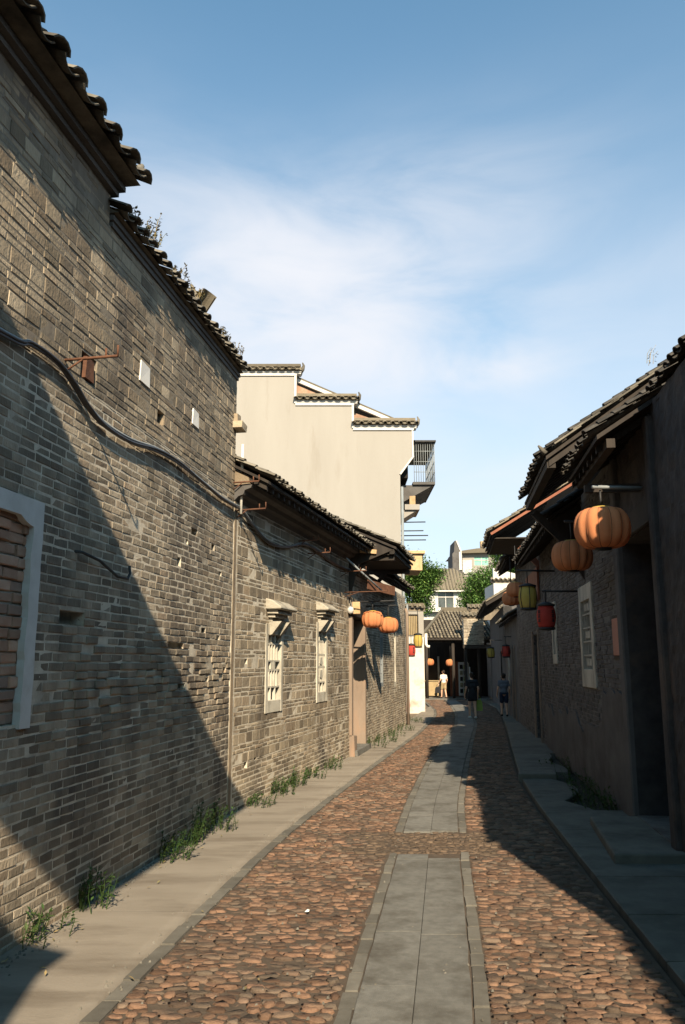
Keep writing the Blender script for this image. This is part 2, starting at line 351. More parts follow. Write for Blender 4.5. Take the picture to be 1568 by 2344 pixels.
# ---- roof tiles ------------------------------------------------------------
def tile_unit(p, L, convex, seg=5):
    r = p*(.36 if convex else .40); mb = MB(); vs = []
    def arc(rr, y, k, dz):
        a = math.pi*(.08+.84*k/seg)
        return (-rr*math.cos(a), y, (rr*math.sin(a)*.75 if convex else -rr*math.sin(a)*.55+r*.55)+dz)
    th = .016
    for (rr, y, dz) in ((r, 0, .02), (r*.88, L, 0), (r-th, 0, .02), (r*.88-th, L, 0)):
        vs += [arc(rr, y, k, dz) for k in range(seg+1)]
    n = seg+1; fs = []
    for k in range(seg):
        fs += [(k, k+1, n+k+1, n+k), (2*n+k+1, 2*n+k, 3*n+k, 3*n+k+1), (k+1, k, 2*n+k, 2*n+k+1)]
    if not convex: fs = [f[::-1] for f in fs]
    mb.add(vs, fs); return mb
def tiles(root, x0, x1, we, ze, slope, length, pitch=.22, expo=.17, m='tile', parts=300, seed=3, parent=None, flip=False, jit=1., partrows=3):
    """tiled slope: eave at y=-we (flip: y=+we), rising inwards"""
    r = random.Random(seed); sl = R(slope); cs, sn = math.cos(sl), math.sin(sl)
    uc, up_ = tile_unit(pitch, expo*1.5, True), tile_unit(pitch, expo*1.5, False)
    mc, mp_ = uc.mesh('tile', m), up_.mesh('tile', m)
    lst = []; nr = max(1, int(length/expo)); ncol = int((x1-x0)/pitch)
    for j in range(ncol+1):
        cx = x0+j*pitch
        for i in range(nr):
            lst.append((i, cx, True)); 
            if j < ncol: lst.append((i, cx+pitch/2, False))
    own = parent or root; mb = MB(); cnt = 0
    def rank(t):
        w = world_of(root, (t[1], -we, ze)); q = project(w)
        return (t[0]+ (q[2]*.25 if q else 99))
    lst.sort(key=rank)
    for (i, cx, cv) in lst:
        d = i*expo+r.uniform(-.02, .02)*jit; ox = r.uniform(-.012, .012)*jit; oz = (.035 if cv else .0)+r.uniform(-.006, .006)*jit; rz = r.uniform(-.06, .06)*jit
        P = (cx+ox, -we+d*cs-oz*sn, ze+d*sn+oz*cs)
        if flip: P = (P[0], -P[1], P[2])
        w = world_of(root, P)
        if cnt < parts and i < partrows and in_frame(w, 20):
            o = link(bpy.data.objects.new('tile', mc if cv else mp_), own); o.location = P
            o.rotation_euler = (sl, 0, rz) if not flip else (sl, 0, rz+math.pi); cnt += 1
        else:
            src = uc if cv else up_; mt = Matrix.Translation(P) @ (Matrix.Rotation(rz+(math.pi if flip else 0), 4, 'Z') @ Matrix.Rotation(sl, 4, 'X'))
            mb.add([mt @ Vector(q) for q in src.v], src.f)
    if mb.f: mb.build('roof_tiles', m, own, 'stuff')
def roof(root, x0, x1, we, ze, slope, length, pitch=.22, expo=.17, m='tile', parts=300, seed=3, rafter=.3, board='wood', raft=True, name='roof', th=.03, **kw):
    sl = R(slope); cs, sn = math.cos(sl), math.sin(sl)
    mb = MB(); mb.prismx([(-we, ze-th), (-we+length*cs, ze+length*sn-th), (-we+length*cs, ze+length*sn), (-we, ze)], x0, x1)
    ro = mb.build(name, board, root)
    tiles(root, x0+pitch*.3, x1-pitch*.3, we+.05, ze+.012, slope, length, pitch, expo, m, parts, seed, parent=ro, **kw)
    if raft:
        x = x0+.08; rl = min(length, we*1.1/cs+.1)
        while x < x1-.05:
            b = MB(); b.prismx([(-we+.04, ze-th-.08), (-we+.04, ze-th-.002), (-we+.04+rl*cs, ze-th-.002+rl*sn), (-we+.04+rl*cs, ze-th-.08+rl*sn)], x-.03, x+.03)
            b.build('rafter', board, ro); x += rafter
    return ro
def coping(root, x0, x1, z, thick, over, pitch, m='tile', name='coping', seed=5, ridge=True, parts=120, slope=28, corbel='brick', y0=0.):
    """tile capping on a wall from y=y0 to y0+thick, top of masonry z"""
    cp = MB(); k = 2
    for i in range(k): cp.box(x0-.02*i, x1+.02*i, y0-over*.22*(i+1), y0+thick+over*.22*(i+1), z+i*.055, z+(i+1)*.055-.006)
    cpo = cp.build(name, corbel, root)
    hw = thick/2+over; ze = z+k*.055+.01; L = hw/math.cos(R(slope)); yc = y0+thick/2
    b = MB(); top = ze+hw*math.tan(R(slope)); b.prismx([(yc-hw, ze), (yc, top), (yc+hw, ze)], x0-.03, x1+.03); b.build('bed', m, cpo)
    def tl(flip, sd):
        tmp = MB(); r = random.Random(sd); sl = R(slope); cs, sn = math.cos(sl), math.sin(sl)
        uc, up_ = tile_unit(pitch, .26, True), tile_unit(pitch, .26, False); mc = uc.mesh('tile', m); mp2 = up_.mesh('tile', m)
        n = max(1, int((x1-x0)/pitch)); nr = max(1, int(L/.17)); cnt = 0
        for j in range(n+1):
            for i in range(nr):
                for cv in (True, False):
                    cx = x0+(j+(0 if cv else .5))*(x1-x0)/n
                    if cx > x1: continue
                    d = -.05+i*.17+r.uniform(-.02, .02); oz = (.04 if cv else 0)
                    yy = -hw+d*cs-oz*sn; zz = ze+d*sn+oz*cs; P = (cx, yc+(yy if not flip else -yy), zz)
                    if cnt < parts and not flip and in_frame(world_of(root, P), 20):
                        o = link(bpy.data.objects.new('tile', mc if cv else mp2), cpo); o.location = P; o.rotation_euler = (sl, 0, r.uniform(-.08, .08)); cnt += 1
                    else:
                        src = uc if cv else up_; mt = Matrix.Translation(P) @ Matrix.Rotation((math.pi if flip else 0)+r.uniform(-.08, .08), 4, 'Z') @ Matrix.Rotation(sl, 4, 'X')
                        tmp.add([mt @ Vector(q) for q in src.v], src.f)
        if tmp.f: tmp.build('roof_tiles', m, cpo, 'stuff')
    tl(False, seed); tl(True, seed+1)
    if ridge:
        rb = MB(); x = x0
        while x < x1:
            w = rng.uniform(.1, .2); rb.box(x, min(x+w-.008, x1), yc-.07, yc+.07, top-.04, top+.07+rng.uniform(-.012, .015), .006); x += w
        rb.build('ridge', m, cpo)
    return cpo

# ---- cut window: frame with lattice ------------------------------------------
def lattice_window(root, x0, x1, z0, z1, y, m='stone_frame', dark='dark', fr=.11, style=0, name='window', bars='stone_frame'):
    mb = MB(); d = .10
    mb.box(x0, x0+fr, y, y+d, z0, z1, .003); mb.box(x1-fr, x1, y, y+d, z0, z1, .003)
    mb.box(x0+fr+.002, x1-fr-.002, y+.003, y+d, z1-fr*1.5, z1, .002); mb.box(x0+fr+.002, x1-fr-.002, y+.003, y+d, z0, z0+fr*1.7, .002)
    w = bevel(mb.build(name, m, root), .008)
    a, b, c, e = x0+fr, x1-fr, z0+fr*1.7, z1-fr*1.5; W_ = b-a; Hh = e-c
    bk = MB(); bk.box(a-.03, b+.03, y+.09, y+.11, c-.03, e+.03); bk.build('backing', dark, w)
    t = .026
    def vb(x, zz0, zz1):
        q = MB(); q.box(x-t/2, x+t/2, y+.025, y+.07, zz0, zz1); q.build('lattice_bar', bars, w)
    def hb(z, xx0, xx1):
        q = MB(); q.box(xx0, xx1, y+.028, y+.068, z-t/2, z+t/2); q.build('lattice_bar', bars, w)
    if style == 0:
        L = [0, .2, .46, .60, .86, 1.0]
        for f in L[1:-1]: hb(c+Hh*f, a, b)
        for i in range(1, 5): vb(a+W_*i/5, c+Hh*.2, c+Hh*.46); vb(a+W_*i/5, c+Hh*.6, c+Hh*.86)
        vb(a+W_*.33, c, c+Hh*.2); vb(a+W_*.67, c, c+Hh*.2)
        vb(a+W_*.5, c+Hh*.46, c+Hh*.6); vb(a+W_*.36, c+Hh*.86, e); vb(a+W_*.64, c+Hh*.86, e)
        pn = MB(); pn.box(a+W_*.34, a+W_*.66, y+.03, y+.066, c+Hh*.475, c+Hh*.585); pn.build('lattice_panel', bars, w)
    elif style == 1:
        for f in (.16, .42, .62, .84): hb(c+Hh*f, a, b)
        for i in range(1, 6): vb(a+W_*i/6, c+Hh*.16, c+Hh*.84)
        vb(a+W_*.3, c, c+Hh*.16); vb(a+W_*.7, c, c+Hh*.16); vb(a+W_*.3, c+Hh*.84, e); vb(a+W_*.7, c+Hh*.84, e)
        for (f, g) in ((.47, .57), (.25, .36)):
            pn = MB(); pn.prism([(a+W_*.3, c+Hh*f), (a+W_*.5, c+Hh*(f-.03)), (a+W_*.7, c+Hh*f), (a+W_*.62, c+Hh*g), (a+W_*.38, c+Hh*g)], y+.02, y+.06); pn.build('lattice_panel', bars, w)
    else:
        for f in (.2, .4, .6, .8): hb(c+Hh*f, a, b)
        for i in (1, 2, 3): vb(a+W_*i/4, c, e)
        for k, f in enumerate((.1, .3, .5, .7, .9)):
            if k % 2: continue
            pn = MB(); pn.box(a+W_*.27, a+W_*.73, y+.03, y+.06, c+Hh*(f-.05), c+Hh*(f+.05)); pn.build('lattice_panel', bars, w)
    return w

# ================================================================== ground and street
def ip(pts):
    def f(y):
        if y <= pts[0][1]:
            a, b = pts[0], pts[1]
        elif y >= pts[-1][1]:
            a, b = pts[-2], pts[-1]
        else:
            for a, b in zip(pts, pts[1:]):
                if a[1] <= y <= b[1]: break
        return a[0]+(b[0]-a[0])*(y-a[1])/(b[1]-a[1])
    return lambda y: (f(y-.7)+f(y)+f(y+.7))/3
B1 = ip([(-1.36, 4.94), (-1.15, 6.55), (-.72, 9.56), (-.15, 12.53), (.76, 17.13), (2.18, 23.94), (3.55, 31.8), (4.0, 36), (4.6, 49)])
C1 = ip([(.03, 4.94), (.21, 6.35), (.54, 8.84), (.70, 10.16), (1.03, 12.53), (1.77, 17.13), (2.55, 21.32), (3.72, 27.31), (4.5, 33), (5.2, 40), (5.8, 49)])
C2 = ip([(.74, 4.94), (.92, 6.35), (1.21, 8.84), (1.40, 10.29), (1.64, 12.15), (2.30, 16.08), (3.22, 21.32), (4.30, 27.31), (5.1, 33), (5.8, 40), (6.4, 49)])
B2 = ip([(1.97, 5.14), (2.14, 6.98), (2.33, 8.94), (2.62, 11.8), (3.02, 14.87), (3.78, 19.23), (4.9, 25.5), (5.97, 31.8), (6.9, 38), (7.6, 49)])
LB = lambda y: (-1.5+.153*(y-11.1) if y < 11.1 else -1.5+.2426*(y-11.1) if y < 17.9 else .15+.2043*(y-17.9) if y < 27.3 else 2.07+.185*(y-27.3))
RB = lambda y: 3.0+.1303*(y-5.5)
def sheet(name, fa, fb, y0, y1, z, m, n=60, nx=4, wob=.004):
    mb = MB(); vs = []; fs = []
    for i in range(n+1):
        y = y0+(y1-y0)*i/n; a, b = fa(y), fb(y)
        for k in range(nx+1):
            x = a+(b-a)*k/nx; vs.append((x, y, z+wob*mnoise.noise(Vector((x*1.3, y*1.3, 0)))))
    for i in range(n):
        for k in range(nx): q = i*(nx+1)+k; fs.append((q, q+1, q+nx+2, q+nx+1))
    mb.add(vs, fs, True); return mb.build(name, m)
g = MB(); g.add([(-1500, -1500, -.06), (1500, -1500, -.06), (1500, 1500, -.06), (-1500, 1500, -.06)], [(0, 1, 2, 3)]); structure(g.build('ground', 'ground'))
road = structure(sheet('road', lambda y: B1(y)-.02, lambda y: B2(y)+.05, -8, 52, .0015, 'soil', 300, 16, .005))
# --- left pavement: cast panels
pv = structure(sheet('pavement_left', lambda y: LB(y)-.2, lambda y: B1(y)-.06, -8, 49, -.012, 'soil', 80, 2))
ys = [-8, -4, -1, 1.6, 4.2, 6.9, 9.4, 12.1, 14.7, 17.5, 20.1, 23, 26, 29, 32, 35, 39]
for a, b in zip(ys, ys[1:]):
    mb = MB(); vs = []; n = 10; ny = 14
    for i in range(ny+1):
        y = a+.0015+(b-a-.003)*i/ny
        for k in range(n+1):
            t = k/n; x = (LB(y)-.15)*(1-t)+(B1(y)-.09)*t
            vs.append((x, y, .03+.006*mnoise.noise(Vector((x*.9, y*.9, 2)))+.002*mnoise.noise(Vector((x*6, y*6, 5)))))
    fs = [(i*(n+1)+k, i*(n+1)+k+1, (i+1)*(n+1)+k+1, (i+1)*(n+1)+k) for i in range(ny) for k in range(n)]
    e = [i*(n+1)+n for i in range(ny+1)]; base = len(vs)
    vs += [(vs[q][0]+.004, vs[q][1], -.05) for q in e]
    fs += [(e[i], base+i, base+i+1, e[i+1]) for i in range(ny)]
    mb.add(vs, fs, True); mb.build('pavement_panel', 'concrete', pv)
# --- kerb setts along the pavement edge and the slab path
def setts(parent, fx, w, y0, y1, L, top, lim=140):
    mb = MB(); y = y0; cnt = 0
    while y < y1:
        l = L*rng.uniform(.75, 1.25); xa, xb = fx(y+.008), fx(y+l-.008); j = lambda: rng.uniform(-.008, .008); z = top+rng.uniform(-.006, .006)
        vs = [(xa+j(), y+.008, z), (xa+w+j(), y+.008, z), (xb+w+j(), y+l-.008, z), (xb+j(), y+l-.008, z)]
        vs = [(a-.006*s1, b, -.04) for (a, b, c), s1 in zip(vs, (1, -1, -1, 1))]+vs
        q = MB(); q.add(vs, [(4, 5, 6, 7), (0, 1, 5, 4), (1, 2, 6, 5), (2, 3, 7, 6), (3, 0, 4, 7)])
        if 4.3 < y and cnt < lim: q.build('kerb_stone', 'sett', parent); cnt += 1
        else: mb.add(q.v, q.f)
        y += l
    mb.build('kerb_stones', 'sett', parent, 'stuff')
setts(road, lambda y: B1(y)-.085, .10, -4, 47, .34, .014, 75)
GAP = (8.92, 10.1)
# --- central slab path
sp = structure(sheet('slab_path', lambda y: C1(y)-.0, lambda y: C2(y), -8, 48, .001, 'soil', 120, 2))
for col in (0, 1):
    y = -6+col*.6
    while y < 46:
        l = rng.uniform(.95, 1.5); a, b = y+.0025, y+l-.003; y += l
        if b > GAP[0] and a < GAP[1]:
            if a < GAP[0]-.2: b = GAP[0]
            elif b > GAP[1]+.2: a = GAP[1]
            else: continue
        mb = MB(); vs = []; n = 5; h = .022+rng.uniform(-.002, .002)
        for i in range(n+1):
            yy = a+(b-a)*i/n; m_ = (C1(yy)+C2(yy))/2
            xa, xb = (C1(yy)+.02+.008*mnoise.noise(Vector((yy*3, 1, 0))), m_-.001) if col == 0 else (m_+.001, C2(yy)-.02+.008*mnoise.noise(Vector((yy*3, 5, 0))))
            for (q, zz) in ((xa, -.02), (xa+.001, h-.002), (xa+.004, h), (xb-.004, h), (xb-.001, h-.002), (xb, -.02)): vs.append((q, yy, zz+.002*mnoise.noise(Vector((q*4, yy*4, 9)))))
        fs = [(i*6+k, i*6+k+1, (i+1)*6+k+1, (i+1)*6+k) for i in range(n) for k in range(5)]
        fs += [(0, 5, 4, 3, 2, 1), tuple(n*6+k for k in range(6))]
        mb.add(vs, fs); mb.build('slab', 'slab', sp)
def nogap(y0, y1, f):
    f(y0, GAP[0]); f(GAP[1], y1)
nogap(-3, 40, lambda a, b: setts(sp, lambda y: C1(y)-.075, .085, a, b, .30, .012, 60))
nogap(-3, 40, lambda a, b: setts(sp, lambda y: C2(y)-.008, .085, a, b, .30, .012, 60))
# --- cobbles
def stone_unit(seed, n=7):
    r = random.Random(seed); vs = []; ang = [2*math.pi*(k+r.uniform(-.25, .25))/n for k in range(n)]; rr = [r.uniform(.86, 1.1) for _ in range(n)]
    sq = lambda a: 1/max(abs(math.cos(a)), abs(math.sin(a)))**.55
    for (k, z) in ((1.2, -.03), (1.14, .002), (.90, .0095)):
        for a, q in zip(ang, rr): vs.append((k*q*sq(a)*math.cos(a)*.5, k*q*sq(a)*math.sin(a)*.5, z+(r.uniform(-.003, .003) if z > 0 else 0)))
    fs = [(i*n+k, i*n+(k+1) % n, (i+1)*n+(k+1) % n, (i+1)*n+k) for i in (0, 1) for k in range(n)]+[tuple(range(2*n, 3*n))]
    return vs, fs
SU = [stone_unit(i) for i in range(9)]
SM = []
for vs, fs in SU:
    b = MB(); b.add(vs, fs, True); SM.append(b.mesh('cobblestone', 'cobble'))
stones = []
y = -3.0
while y < 48.5:
    dyr = rng.uniform(.05, .085)*(1 if y < 26 else 1.35); ingap = GAP[0]+.03 < y < GAP[1]-.05
    lanes = [(B1(y)+.03, B2(y)+.02)] if ingap else [(B1(y)+.03, C1(y)-.09), (C2(y)+.09, B2(y)+.02)]
    for (a, b) in lanes:
        x = a
        while x < b-.04:
            mid = ingap and C1(y)-.25 < x < C2(y)+.25
            w = rng.uniform(.06, .15)*(1 if y < 26 else 1.35)*(.62 if mid else 1); w = min(w, b-x)
            stones.append((x+w/2, y+dyr/2+rng.uniform(-.022, .022)-.1303*0, w*rng.uniform(.9, 1.02), dyr*rng.uniform(.75, 1.15), rng.uniform(-.35, .35)-.1, rng.uniform(-.008, .006), rng.randrange(9), rng.uniform(.6, 1.6)))
            x += w
    y += dyr*.93
def sscore(s):
    w = (s[0], s[1], 0)
    if not in_frame(w, 5): return -1
    return s[2]*s[3]/project(w)[2]**2.6
stones.sort(key=sscore, reverse=True)
mb = MB(); mb2 = MB()
for i, (x, y, w, d, rz, z, k, zs) in enumerate(stones):
    dk = GAP[0]-.05 < y < GAP[1]+.05 and C1(y)-.5-.2*math.sin(y*9) < x < C2(y)+.42
    if i < 300:
        o = link(bpy.data.objects.new('cobblestone', SM[k]), road); o.location = (x, y, z); o.rotation_euler = (0, 0, rz); o.scale = (w, d, zs)
    else:
        c_, s_ = math.cos(rz), math.sin(rz); vs, fs = SU[k]
        (mb2 if dk else mb).add([(x+(a*w)*c_-(b*d)*s_, y+(a*w)*s_+(b*d)*c_, z+h*zs) for a, b, h in vs], fs, True)
mb.build('cobblestones', 'cobble', road, 'stuff'); mb2.build('patch_stones', 'cobble_dark', road, 'stuff')
# --- right pavement: big flags, with an open gutter by the wall
pr = structure(sheet('pavement_right', lambda y: B2(y)+.06, lambda y: RB(y)+.4, -8, 42, -.05, 'dark_soil', 80, 3))
y = -6
while y < 41:
    l = rng.uniform(.9, 1.7); a, b = y+.008, y+l-.008; y += l
    if not (-5 < a < 40): continue
    mb = MB(); vs = []; n = 4
    gut = .75 if 10.4 < a < 14.6 else .42 if 10.4 < a < 17.0 else .0
    for i in range(n+1):
        yy = a+(b-a)*i/n; xa, xb = B2(yy)+.07, RB(yy)+.02-gut*(1-.5*abs(math.sin(yy*1.3)))
        for (q, zz) in ((xa, -.06), (xa+.004, .052), (xa+.02, .058), (xb-.02, .058), (xb, .05), (xb+.004, -.06)): vs.append((q, yy, zz+.004*mnoise.noise(Vector((q*2, yy*2, 4)))))
    fs = [(i*6+k, i*6+k+1, (i+1)*6+k+1, (i+1)*6+k) for i in range(n) for k in range(5)]+[(0, 5, 4, 3, 2, 1), tuple(n*6+k for k in range(6))]
    mb.add(vs, fs); mb.build('flagstone', 'flag', pr)
# doorstep slabs in front of the right doorway
for (xa, xb, ya, yb, z) in ((2.62, 3.5, 8.35, 10.35, .15), (2.95, 3.6, 14.3, 15.2, .14)):
    mb = MB(); mb.prism([(0, 0), (1, 0), (1, 1), (0, 1)], 0, 1); mb = MB()
    f = lambda x, y: (x+.13*(y-ya), y)
    q = [f(xa, ya), f(xb, ya), f(xb, yb), f(xa+.1, yb)]
    mb.add([(a, b, -.05) for a, b in q]+[(a, b, z) for a, b in q], [(3, 2, 1, 0), (4, 5, 6, 7), (0, 1, 5, 4), (1, 2, 6, 5), (2, 3, 7, 6), (3, 0, 4, 7)])
    bevel(mb.build('step', 'flag', pr), .02, 2)

# ================================================================== LEFT: tall brick wall
w1 = thing('brick_wall', 'tall weathered grey brick wall with stepped tile coping along the left of the street', 'wall', (-1.5, 11.1, 0), R(81.3))
def ero(x, z):
    return max(0, 1-abs(z-1.75)/.65)*max(0, min(1, (x+5.0)/.8)) if x > -5 else 0
pockets = [(-2.9, -2.72, 4.42, 4.60, .12), (-1.72, -1.50, 3.44, 3.53, .1), (-.95, -.82, 3.36, 3.44, .06), (-2.15, -2.03, 3.02, 3.12, .08), (-.62, -.5, 3.06, 3.13, .07),
           (-4.72, -4.30, 2.26, 2.37, .12), (-1.25, -1.08, 2.30, 2.38, .1), (-2.35, -1.85, 2.12, 2.18, .07), (-2.9, -2.7, 1.86, 1.92, .08), (-.34, -.20, 1.84, 1.91, .1), (-1.05, -.92, 1.72, 1.79, .08), (-2.0, -1.75, 1.68, 1.74, .08), (-.62, -.5, 2.25, 2.31, .06), (-4.62, -4.34, 4.32, 4.56, .10), (-1.9, -1.82, 3.3, 3.36, .05)]
WIN = (-6.6, -5.10, 1.53, 3.13)
cuts1 = [p[:4] for p in pockets]+[WIN]
rec = lambda x, z: .022*ero(x, z)*(.5+.5*mnoise.noise(Vector((x*3, z*3, 0))))-.003*max(0, mnoise.noise(Vector((x*1.1, z*1.6, 7)))-.15)
plow = [p for p in pockets if p[3] < 4.25]
wall_body(w1, -10.2, 0, -.05, 4.25, .38, plow+[(*WIN, .16)], 'mortar', rec, .09, .0025, wob=.0022)
wall_body(w1, -10.2, 0, 4.25, 5.92, .38, [p for p in pockets if p[3] > 4.25], 'mortar_mid', None, .09, .003, 'upper_wall', wob=.0022)
r1 = rows_of(0, 4.25, [(.073, .225)], .09, 4)
r2 = rows_of(4.25, 5.92, [(.062, .25), (.062, .24), (.062, .26), (.115, .24), (.06, .25), (.065, .24), (.06, .26), (.14, .25)], .12, 5)
bricks(w1, r1, -8.2, 0, cuts1, 'brick', 11, 230, erode=ero, D=.06, depth_j=.0025, y=-.001)
bricks(w1, r2, -8.2, 0, cuts1, 'brick_tall', 12, 70, joint=.011, depth_j=.003, y=-.001)
wall_body(w1, -10.2, -4.25, 5.92, 6.24, .38, [], 'mortar_mid', None, .2, .003, 'upper_wall')
bricks(w1, rows_of(5.92, 6.24, [(.06, .26)], .05, 6), -8.2, -4.25, [], 'brick_tall', 13, 0)
coping(w1, -4.22, .02, 5.92, .38, .08, .22, 'tile', parts=90, seed=21, corbel='plaster_grey')
coping(w1, -10.2, -4.2, 6.22, .38, .25, .33, 'tile', parts=60, seed=31, corbel='plaster_grey')  # corbel in dark plaster, standing in for shade under the tiles
# broken finial tiles standing on the coping
for (x, z, rx, ry, rz, k) in ((-1.55, 6.32, 1.3, .2, .3, 1.3), (-1.42, 6.34, 1.0, -.5, 2.2, 1.2), (-1.36, 6.50, .2, .3, .9, 1.3), (-1.2, 6.27, .7, .4, 1.6, 1.0)):
    o = link(bpy.data.objects.new('broken_tile', tile_unit(.24, .24, True).mesh('broken_tile', 'tile_pale')), w1); o.location = (x, .12, z); o.rotation_euler = (rx, ry, rz); o.scale = (k, k, k)
f = MB(); f.tube([(-4.16, .05, 6.5), (-4.14, -.1, 6.5), (-4.07, -.16, 6.56), (-4.0, -.18, 6.66)], [.1, .09, .06, .025], 8); f.build('finial', 'tile', w1)
# projecting stone at the far corner
f = MB(); f.box(-.16, .1, -.13, .2, 5.18, 5.27, .008); f.box(-.12, .06, -.06, .2, 5.274, 5.40, .01); f.build('corner_ledge', 'brick_tall', w1)
# bricked-up window
fr = MB()
pts = []
def ragged(xa, za, zb, base, amp, n=24): return [(xa+base+amp*mnoise.noise(Vector((z*5., xa, 0)))+amp*.5*mnoise.noise(Vector((z*17., xa, 3))), z) for z in [za+(zb-za)*i/n for i in range(n+1)]]
inn = ragged(-5.10, 1.5, 2.94, -.145, .02); out_ = ragged(-5.10, 3.14, 1.5, -.005, .008)
fr.prism([(-6.6, 3.0), (-5.42, 3.0), (-5.36, 2.97), (-5.30, 2.95)]+inn[::-1]+out_[::-1]+[(-6.6, 3.14)], -.028, .03)
wf = fr.build('window_frame', 'white', w1)
infill = MB(); infill.box(-6.6, -5.12, .045, .13, 1.5, 3.1); ib = infill.build('window_infill', 'mortar', w1)
bricks(w1, rows_of(1.53, 3.05, [(.085, .22)], .08, 9), -6.6, -5.14, [], 'brick_red', 14, 60, joint=.014, depth_j=.012, y=.022, parent=ib)
# papers and rusty plate
for (xa, xb, za, zb, m_, n_) in ((-3.42, -3.17, 4.72, 4.93, 'paper', 'paper_patch'), (-1.84, -1.62, 4.74, 4.93, 'paper', 'paper_patch'), (-4.56, -4.4, 4.34, 4.53, 'rust', 'rust_patch')):
    f = MB(); f.add([(xa, -.012, za), (xb, -.014, za-.005), (xb-.01, -.012, zb-.01), (xa+.01, -.016, zb), (xa, .02, za), (xb, .02, za), (xb, .02, zb), (xa, .02, zb)], [(0, 1, 2, 3), (0, 4, 5, 1), (1, 5, 6, 2), (2, 6, 7, 3), (3, 7, 4, 0)]); f.build(n_, m_, w1)
# bent iron bar with stain
f = MB(); f.tube([(-4.55, .05, 2.86), (-4.5, -.05, 2.85), (-4.2, -.06, 2.82), (-3.85, -.07, 2.72), (-3.62, -.07, 2.72), (-3.55, -.06, 2.78), (-3.55, -.05, 2.85)], .013, 7); f.build('iron_hook', 'iron', w1)
# vertical joint pilaster at the far end is part of the low house below

# ================================================================== LEFT: low house
w2 = thing('brick_house', 'low grey brick house with two hooded stone windows beside the tall wall', 'house', (-1.5, 11.1, 0), R(90-13.6))
WINS = [(1.43, 2.29, 1.22, 2.56), (4.32, 5.10, 1.25, 2.72)]
pk2 = [(.62, .74, .52, .62, .1), (1.02, 1.12, .60, .68, .08), (.55, .66, 1.95, 2.02, .05)]
op2 = [(*w, .18) for w in WINS]+pk2
wall_body(w2, .02, 7.0, -.05, 4.2, .35, op2, 'mortar', lambda x, z: -.003*max(0, mnoise.noise(Vector((x*1.2, z*1.6, 3)))-.1), .10, .0025, wob=.0022)
rr = rows_of(0, .62, [(.066, .26)], .06, 2)+rows_of(.62, 4.2, [(.14, .27), (.055, .28), (.06, .26), (.15, .27), (.055, .3), (.055, .28)], .09, 3)
bricks(w2, rr, .17, 7.0, [w for w in WINS]+[p[:4] for p in pk2], 'brick_tall', 15, 300, joint=.011, depth_j=.003, y=-.001)
pl = MB(); pl.box(.03, .115, -.004, .05, 0, 4.18, .003); pl.build('pilaster', 'brick_tall', w2)
for i, w in enumerate(WINS):
    lattice_window(w2, *w, -.015, style=i)
    # hood
    cx = (w[0]+w[1])/2; hw = .41; z = w[3]+.04
    h = MB()
    for k in range(3): h.box(cx-hw+.14-.05*k, cx+hw-.14+.05*k, -.05-.06*k, .03, z+.055*k, z+.055*(k+1)-.004, .004)
    ho = h.build('window_hood', 'stone_worn', w2)
    t = MB(); t.prismx([(.02, z+.17), (-.235, z+.17), (-.25, z+.205), (-.10, z+.31), (.02, z+.345)], cx-hw-.03, cx+hw+.03); bevel(t.build('hood_slab', 'stone_worn', ho), .015)
    for s_ in (-1, 1):
        b = MB(); b.prismx([(.02, z-.22), (-.05, z-.20), (-.2, z-.004), (.02, z-.004)], cx+s_*(hw-.20)-.06, cx+s_*(hw-.20)+.06); b.build('corbel', 'stone_worn', ho)
# eave: corbelled cornice, rafters and tiles
cr = MB(); cr.prismx([(.0, 4.18), (-.06, 4.24), (-.13, 4.26), (-.15, 4.32), (-.24, 4.35), (-.26, 4.40), (.3, 4.40)], .0, 7.0); cr.build('cornice', 'plaster_grey', w2)
roof(w2, -.02, 7.2, .50, 4.43, 27, 3.2, .2, .17, parts=170, seed=41, rafter=.26, th=.04, jit=1.6)
gb = MB(); gb.prismx([(-.22, 4.40), (.35, 4.40), (2.4, 4.45), (2.4, 5.75), (-.2, 4.50)], .01, .2); gb.build('gable_wall', 'brick_tall', w2)
f = MB(); f.box(-.02, .3, .15, .5, 4.9, 5.1, .02); f.build('chimney_stub', 'brick_tall', w2)
# back body so that the house has depth
f = MB(); f.box(.3, 6.95, .4, 4.5, 0, 4.1); f.build('rear_wall', 'plaster_grey', w2)

# ================================================================== LEFT: doorway house with porch
HD3 = R(90-11.6)
w3 = thing('porch_house', 'grey brick house with timber door porch roof and two lanterns by the door', 'house', (.15, 17.9, 0), HD3)
DOOR = (.12, 1.75, 0, 3.0)
op3 = [(*DOOR, .34), (4.2, 4.75, 1.35, 2.75, .1), (6.85, 7.3, 1.3, 3.0, .1)]
wall_body(w3, .02, 9.6, -.05, 4.15, .35, op3, 'mortar', None, .15, .0025, wob=.0022)
bricks(w3, rows_of(0, 4.1, [(.065, .26)], .06, 7), 1.75, 9.55, [o[:4] for o in op3], 'brick', 17, 220, joint=.011, depth_j=.003, y=-.001)
bricks(w3, rows_of(3.02, 4.1, [(.065, .26)], .06, 8), .05, 1.74, [], 'brick', 18, 40, joint=.011)
f = MB(); f.box(-.02, .15, -.06, .3, .45, 2.98, .006); f.box(.0, .3, -.10, .3, 0, .45, .012); bevel(f.build('door_post', 'post', w3), .015)
f = MB(); f.box(1.72, 1.9, -.04, .3, 0, 2.98, .006); bevel(f.build('door_post', 'post', w3), .015)
f = MB(); f.box(-.02, 1.9, -.07, .3, 2.985, 3.2, .006); bevel(f.build('lintel', 'wood', w3), .012)
for i in range(6):
    f = MB(); f.box(.16+i*.262, .16+(i+1)*.262-.008, .25, .30, .05, 2.98); f.build('door_board', 'wood', w3)
f = MB(); f.box(.05, 1.85, -.16, .45, 0, .14, .01); f.build('door_step', 'slab', w3)
